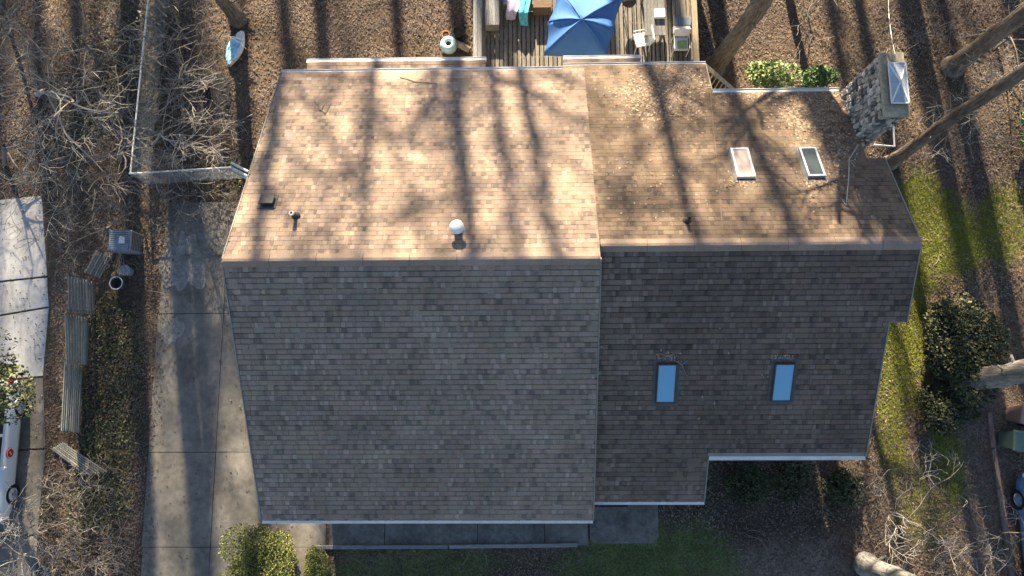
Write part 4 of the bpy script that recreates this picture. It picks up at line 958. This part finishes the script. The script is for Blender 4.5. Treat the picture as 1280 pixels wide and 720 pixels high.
# timber fence panels with horizontal boards
FC = [(.26, .255, .225), (.30, .29, .255), (.22, .22, .20), (.34, .33, .285)]
def panel(label, ptop0, ptop1, pb1, pb0, ztop, nb=9, post=True, zb=.05):
    """corner pixels: two of the top edge, two of the bottom edge"""
    T0, T1 = A(*ptop0, ztop[0]), A(*ptop1, ztop[1]); B0, B1 = A(*pb0, zb), A(*pb1, zb)
    t = thing('fence_panel', label, 'fence panel', (B0+B1)/2, 'weathered board fence panels'); rg = random.Random(int(ptop0[1]))
    nrm = (T1-T0).cross(B0-T0).normalized()
    for k in range(nb):
        s0 = (k+.5)/nb; a_ = T0.lerp(B0, s0); b_ = T1.lerp(B1, s0); wd = (T0-B0).length/nb*.60
        mb = MB(); mb.bar(a_+nrm*rg.uniform(0, .012), b_+nrm*rg.uniform(0, .012), wd, .022, jc(rg.choice(FC), rg, .8, 1.2), up=nrm); sub('board', mb, M['wood_grey'], t)
    for s_ in (.06, .94):
        a_, b_ = T0.lerp(T1, s_)-nrm*.05, B0.lerp(B1, s_)-nrm*.05; mb = MB(); mb.bar(a_, b_, .08, .07, (.15, .14, .12), up=nrm); sub('post', mb, M['wood_grey'], t)
panel('grey board fence panel nearest the metal box end', (84, 344), (85, 390), (119, 393), (117, 352), (1.55, 1.5))
panel('greenish board fence panel, second from the metal box', (80, 392), (82, 455), (110, 456), (111, 397), (1.45, 1.45))
panel('greyish board fence panel, third from the metal box', (80, 453), (76, 538), (99, 541), (103, 457), (1.2, 1.2))
panel('fallen board fence panel lying flat beside the driveway leaves', (64, 561), (105, 594), (136, 590), (79, 553), (.10, .10), 7, zb=.14)
panel('toppled board fence panel leaning under bare twigs by the metal box', (120, 313), (105, 340), (125, 348), (139, 322), (.55, .5), 7, zb=.15)
# metal box (condenser)
c = A(165, 306); ac = thing('air_conditioner', 'grey blue metal condenser box with pale square on top', 'air conditioner', c); zt = .78
mb = MB(); mb.box(c+Vector((0, 0, zt/2)), (.74, .70, zt-.03)); sub('cabinet', mb, M['metal'], ac, bevel=.03)
mb = MB(); mb.box(c+Vector((0, 0, zt)), (.70, .66, .03)); sub('lid', mb, mat('blue_grey_lid', (.13, .16, .19), .6, nscale=7, namt=.3), ac)
for k in range(9):
    mb = MB(); mb.box(c+Vector((0, -.28+.07*k, zt+.02)), (.62, .014, .012)); sub('grille_bar', mb, M['metal'], ac)
mb = MB(); mb.box(c+Vector((.10, .0, zt+.034)), (.2, .24, .01)); sub('panel', mb, M['white'], ac)
for sx in (-1, 1):
    for k in range(6):
        mb = MB(); mb.box(c+Vector((sx*.372, 0, .15+.1*k)), (.008, .6, .03)); sub('louvre', mb, M['dark'], ac)
c = A(163, 340); bk = thing('bucket', 'grey lidded bucket just below the metal box', 'bucket', c); mb = MB(); mb.lathe(c, [(0, 0), (.14, 0), (.175, .34)], 20); sub('body', mb, M['metal'], bk)
mb = MB(); mb.lathe(c, [(.185, .33), (.185, .37), (.16, .375), (0, .38)], 20); sub('lid', mb, mat('pale_grey_lid', (.30, .31, .32), .7, nscale=8, namt=.15), bk)
c = A(153, 356); bk = thing('bucket', 'empty open black bucket beside the grey lidded bucket', 'bucket', c); mb = MB(); mb.lathe(c, [(0, .01), (.17, .01), (.21, .36), (.225, .36), (.225, .385), (.195, .385), (.16, .03), (0, .03)], 20); sub('body', mb, mat('charcoal_plastic', (.09, .085, .085), .7), bk)
mb = MB(); mb.lathe(c, [(.228, .37), (.228, .395), (.2, .395), (.2, .37)], 20); sub('rim', mb, M['metal'], bk)

# cars
def car(label, origin, yaw, paint, emblem=False, Lc=4.5, Wc=1.8):
    t = thing('car', label, 'car', origin); R3 = Matrix.Rotation(yaw, 3, 'Z'); O = Vector(origin); T = lambda p: R3 @ Vector(p)+O
    # lower body: lofted sections along local y (front at -y)
    secs = []
    for s_, w, zl, zh in [(-.5, .62, .34, .62), (-.485, .80, .25, .70), (-.44, .88, .20, .76), (-.36, .9, .18, .83), (-.2, .9, .18, .93), (0, .9, .18, .96), (.25, .9, .18, .97), (.4, .89, .2, .97), (.47, .84, .24, .94), (.5, .70, .34, .82)]:
        w *= Wc/1.8; y = s_*Lc; hb = zh-zl
        secs.append([(-w*.93, y, zl), (-w, y, zl+.2*hb), (-w, y, zl+.55*hb), (-w*.96, y, zl+.85*hb), (-w*.82, y, zh), (0, y, zh+.03), (w*.82, y, zh), (w*.96, y, zl+.85*hb), (w, y, zl+.55*hb), (w, y, zl+.2*hb), (w*.93, y, zl)])
    mb = MB(); n = len(secs[0]); V = [T(p) for s_ in secs for p in s_]
    fs = [(i*n+j, i*n+(j+1) % n, (i+1)*n+(j+1) % n, (i+1)*n+j) for i in range(len(secs)-1) for j in range(n)]+[tuple(range(n))[::-1], tuple(range((len(secs)-1)*n, len(secs)*n))]
    mb.add(V, fs); sub('body', mb, M[paint], t, smooth=True)
    # cabin
    cs = []
    for y, w, z in [(-.17, .80, .95), (-.05, .66, 1.36), (.06, .64, 1.45), (.25, .64, 1.46), (.36, .64, 1.40), (.46, .74, .98)]:
        w *= Wc/1.8; cs.append([(-w, y*Lc, z), (0, y*Lc, z+.04), (w, y*Lc, z)])
    mb = MB(); V = [T(p) for s_ in cs for p in s_]; fs = []
    for i in range(5): fs += [(i*3, i*3+1, i*3+4, i*3+3), (i*3+1, i*3+2, i*3+5, i*3+4)]
    mb.add(V, fs[2:8]); sub('roof', mb, M[paint], t, smooth=True)
    mb = MB(); mb.add(V, fs[:2]); sub('windscreen', mb, M['glass'], t); mb = MB(); mb.add(V, fs[8:]); sub('rear_window', mb, M['glass'], t)
    for sx in (-1, 1):
        w0, w1 = .82*Wc/1.8, .645*Wc/1.8
        for ya, yb, ya2, yb2 in ((-.15, .10, -.045, .10), (.115, .43, .115, .35)):
            mb = MB(); mb.add([T((sx*w0, ya*Lc, .96)), T((sx*w0, yb*Lc, .96)), T((sx*w1, yb2*Lc, 1.43)), T((sx*w1, ya2*Lc, 1.40))], [(0, 1, 2, 3)]); sub('side_window', mb, M['glass'], t)
        mb = MB(); mb.bar(T((sx*w0, .107*Lc, .95)), T((sx*w1, .107*Lc, 1.44)), .09, .03); sub('pillar', mb, M[paint], t)
        mb = MB(); mb.box(T((sx*.98*Wc/1.8, -.12*Lc, 1.0)), (.16, .1, .12), R3); sub('mirror', mb, M[paint], t, bevel=.03)
        mb = MB(); mb.box(T((sx*.68*Wc/1.8, -.487*Lc, .62)), (.34, .12, .13), R3); sub('headlight', mb, M['lamp'], t, bevel=.03)
        mb = MB(); mb.box(T((sx*.68*Wc/1.8, .487*Lc, .75)), (.3, .12, .16), R3); sub('tail_light', mb, M['red'], t, bevel=.03)
        for yy in (-.315, .30):
            wl_ = thing_part('wheel', t, T((sx*.83*Wc/1.8, yy*Lc, .32))); rot = R3 @ Matrix.Rotation(pi/2*sx, 3, 'Y'); c = T((sx*.80*Wc/1.8, yy*Lc, .32))
            mb = MB(); mb.lathe(c, [(.2, -.09), (.31, -.09), (.33, -.05), (.33, .06), (.31, .105), (.21, .105)], 26, rot=rot); sub('tyre', mb, M['rubber'], wl_, smooth=True)
            mb = MB(); mb.lathe(c, [(.21, .09), (.19, .06), (.06, .08), (.05, .1), (0, .1)], 26, rot=rot)
            for q in range(5):
                ph = 2*pi*q/5; v = rot @ Vector((cos(ph), sin(ph), 0)); ax_ = rot @ Vector((0, 0, 1)); mb.bar(c+ax_*.085+v*.05, c+ax_*.085+v*.2, .05, .03, up=ax_)
            sub('rim', mb, M['metal'], wl_)
            # arch
            mb = MB(); pts = [T((sx*.905*Wc/1.8, yy*Lc+.37*cos(a_), .32+.37*sin(a_))) for a_ in [pi*k/12 for k in range(13)]]; mb.tube(pts, .022, 6); sub('wheel_arch', mb, M[paint], t)
    mb = MB(); mb.box(T((0, -.492*Lc, .42)), (1.5, .14, .16), R3); sub('bumper', mb, M[paint], t, bevel=.04)
    if emblem:
        sx = 1; c = T((.91*Wc/1.8, -.02*Lc, .66)); rot = R3 @ Matrix.Rotation(pi/2, 3, 'Y')
        mb = MB(); mb.lathe(c, [(.17, -.02), (.17, .006), (0, .007)], 24, rot=rot); e = sub('emblem', mb, M['red'], t); e['label'] = 'round red emblem on the door'
        mb = MB(); mb.lathe(c, [(.165, .009), (.135, .011)], 24, rot=rot); sub('emblem_ring', mb, M['white'], e)
        mb = MB(); mb.bar(c+Vector((.010, -.05, -.05)), c+Vector((.010, .05, .05)), .008, .035, up=(0, 1, 0)); sub('emblem_mark', mb, M['white'], e)
    return t
p = A(13, 560, .7); car('white car with round red door emblem at the left edge', (p.x-.9, -1.62, .04), 0, 'carwhite', True)
p = A(1272, 592, .6); car('blue car cut by the right edge below the bins', (p.x+1.0, p.y-2.25, 0), pi, 'carblue')
# bins
def bin_(label, px, py, yaw, m, fallen=False):
    c = A(px, py); t = thing('wheeled_bin', label, 'bin', c, 'wheeled bins at the right edge'); R3 = Matrix.Rotation(yaw, 3, 'Z'); T = lambda p: R3 @ Vector(p)+c
    mb = MB(); V = []
    for z, w, d in ((.06, .22, .26), (.95, .30, .36)): V += [T((-w, -d, z)), T((w, -d, z)), T((w, d, z)), T((-w, d, z))]
    mb.add(V, [(3, 2, 1, 0), (4, 5, 6, 7), (0, 1, 5, 4), (1, 2, 6, 5), (2, 3, 7, 6), (3, 0, 4, 7)]); sub('body', mb, M[m], t, bevel=.03)
    mb = MB(); V = []
    for z, w, d in ((.95, .325, .385), (1.0, .325, .385), (1.05, .26, .31)): V += [T((-w, -d, z)), T((w, -d, z)), T((w, d, z)), T((-w, d, z))]
    mb.add(V, [(3, 2, 1, 0), (8, 9, 10, 11)]+[(o+i, o+(i+1) % 4, o+4+(i+1) % 4, o+4+i) for o in (0, 4) for i in range(4)]); sub('lid', mb, M[m], t, bevel=.02)
    mb = MB(); mb.tube([T((-.26, .42, .95)), T((.26, .42, .95))], .02, 8); mb.bar(T((-.24, .34, .93)), T((-.24, .43, .95)), .03, .03); mb.bar(T((.24, .34, .93)), T((.24, .43, .95)), .03, .03); sub('handle', mb, M[m], t)
    for sx in (-1, 1):
        mb = MB(); mb.lathe(T((sx*.27, .26, .12)), [(0, -.03), (.12, -.03), (.12, .03), (0, .03)], 18, rot=R3 @ Matrix.Rotation(pi/2, 3, 'Y')); sub('wheel', mb, M['rubber'], t)
bin_('green wheeled bin at the right edge', 1256, 550, radians(-98), 'greenbin')
bin_('pinkish brown wheeled bin next to the green bin', 1266, 519, radians(-105), 'brownbin')
# landscape timbers
tp = [A(1235, 515), A(1240, 560), A(1247, 610), A(1256, 665), A(1266, 735)]
TL = ['below the pale grey trunk', 'beside the green bin', 'beside the blue car', 'nearest the bottom right corner']
for k in range(4):
    mb = MB(); a, b = tp[k], tp[k+1]; d = (b-a).normalized()*.01
    mb.bar(a+d+Vector((0, 0, .05)), b-d+Vector((0, 0, .05)), .14, .13, ((.19, .14, .125), (.17, .125, .11), (.21, .155, .14), (.16, .12, .10))[k]); tag(sub('landscape_timber', mb, M['wood_grey'], None, bevel=.015), 'reddish brown edging timber '+TL[k], 'timber', 'edging timbers')
mb = MB(); mb.bar(A(395, 684, .06), A(560, 683, .06), .12, .12, (.19, .19, .19)); tag(sub('landscape_timber', mb, M['wood_x'], None, bevel=.015), 'grey edging timber in front of the walk, left half', 'timber', 'edging timbers')
mb = MB(); mb.bar(A(562, 683, .06), A(722, 681, .06), .12, .12, (.24, .24, .24)); tag(sub('landscape_timber', mb, M['wood_x'], None, bevel=.015), 'grey edging timber in front of the walk, right half', 'timber', 'edging timbers')
mb = MB(); mb.box((A(762, 629).x, -3.22, .087), (1.15, .55, .022)); tag(sub('door_mat', mb, M['mat'], None), 'black door mat on the dark patio under the eave', 'mat')
# chimney cable, elbow pipe, long white branch
mb = MB(); a = Vector((8.72, 7.95, 8.0)); b = A(1115, -60, 6.0); pts = [a.lerp(b, i/8)+Vector((0, 0, -.25*sin(pi*i/8))) for i in range(9)]; mb.tube(pts, .007, 5); tag(sub('cable', mb, M['white'], None), 'thin pale cable running up from the chimney top', 'cable')
mb = MB(); mb.tube([A(1092, 181, .5), A(1118, 183, .5), A(1117, 158, .5)], .035, 8); ep = thing('elbow_pipe', 'white L shaped pipe in the shade below the chimney', 'pipe', tuple(A(1118, 183))); sub('pipe', mb, M['white'], ep)
mb = MB(); mb.tube([A(1118, 183), A(1118, 183, .5)], .03, 8); sub('stand', mb, M['white'], ep)
# fallen twigs on the roof
def twig(label, pts, r, seed, m='twig', lft=.03, fr_=False, left=False):
    mb = MB(); P = []
    for px, py in pts:
        p = on_roof(px, py, RL_Z, RL_Y, -PITCH) if left else on_roof(px, py, s=PITCH if fr_ else -PITCH); P.append(p+Vector((0, 0, lft)))
    mb.tube(P, [r*(1-.5*i/(len(P)-1)) for i in range(len(P))], 5)
    rg = random.Random(seed)
    for k in range(2): 
        q = P[rg.randrange(1, len(P))]; d = Vector((rg.uniform(-1, 1), rg.uniform(-1, 1), 0)).normalized()*.22; d.z = -PITCH*d.y*(1 if not fr_ else -1); mb.tube([q, q+d*.5+Vector((0, 0, .01)), q+d], [r*.6, r*.5, r*.3], 4)
    tag(sub('fallen_twig', mb, M[m], None), label, 'twig', 'twigs fallen on the roof')
twig('forked grey twig on the left rear slope', [(393, 125), (402, 138), (407, 143), (414, 130)], .018, 1, left=True)
twig('thin dark twig near the left rear gutter', [(500, 97), (520, 103), (548, 105)], .012, 2, 'bark', left=True)
twig('long pale twig on the slope right of the dark skylight', [(1072, 182), (1061, 200), (1060, 225), (1057, 257)], .02, 3, 'twig_white')
twig('pale twig near the leaf heap beside the step', [(853, 104), (862, 100), (870, 93)], .016, 4, 'twig_white')
twig('curved twig hooked round the left blue skylight', [(842, 450), (852, 456), (858, 470)], .016, 5, 'twig', fr_=True)
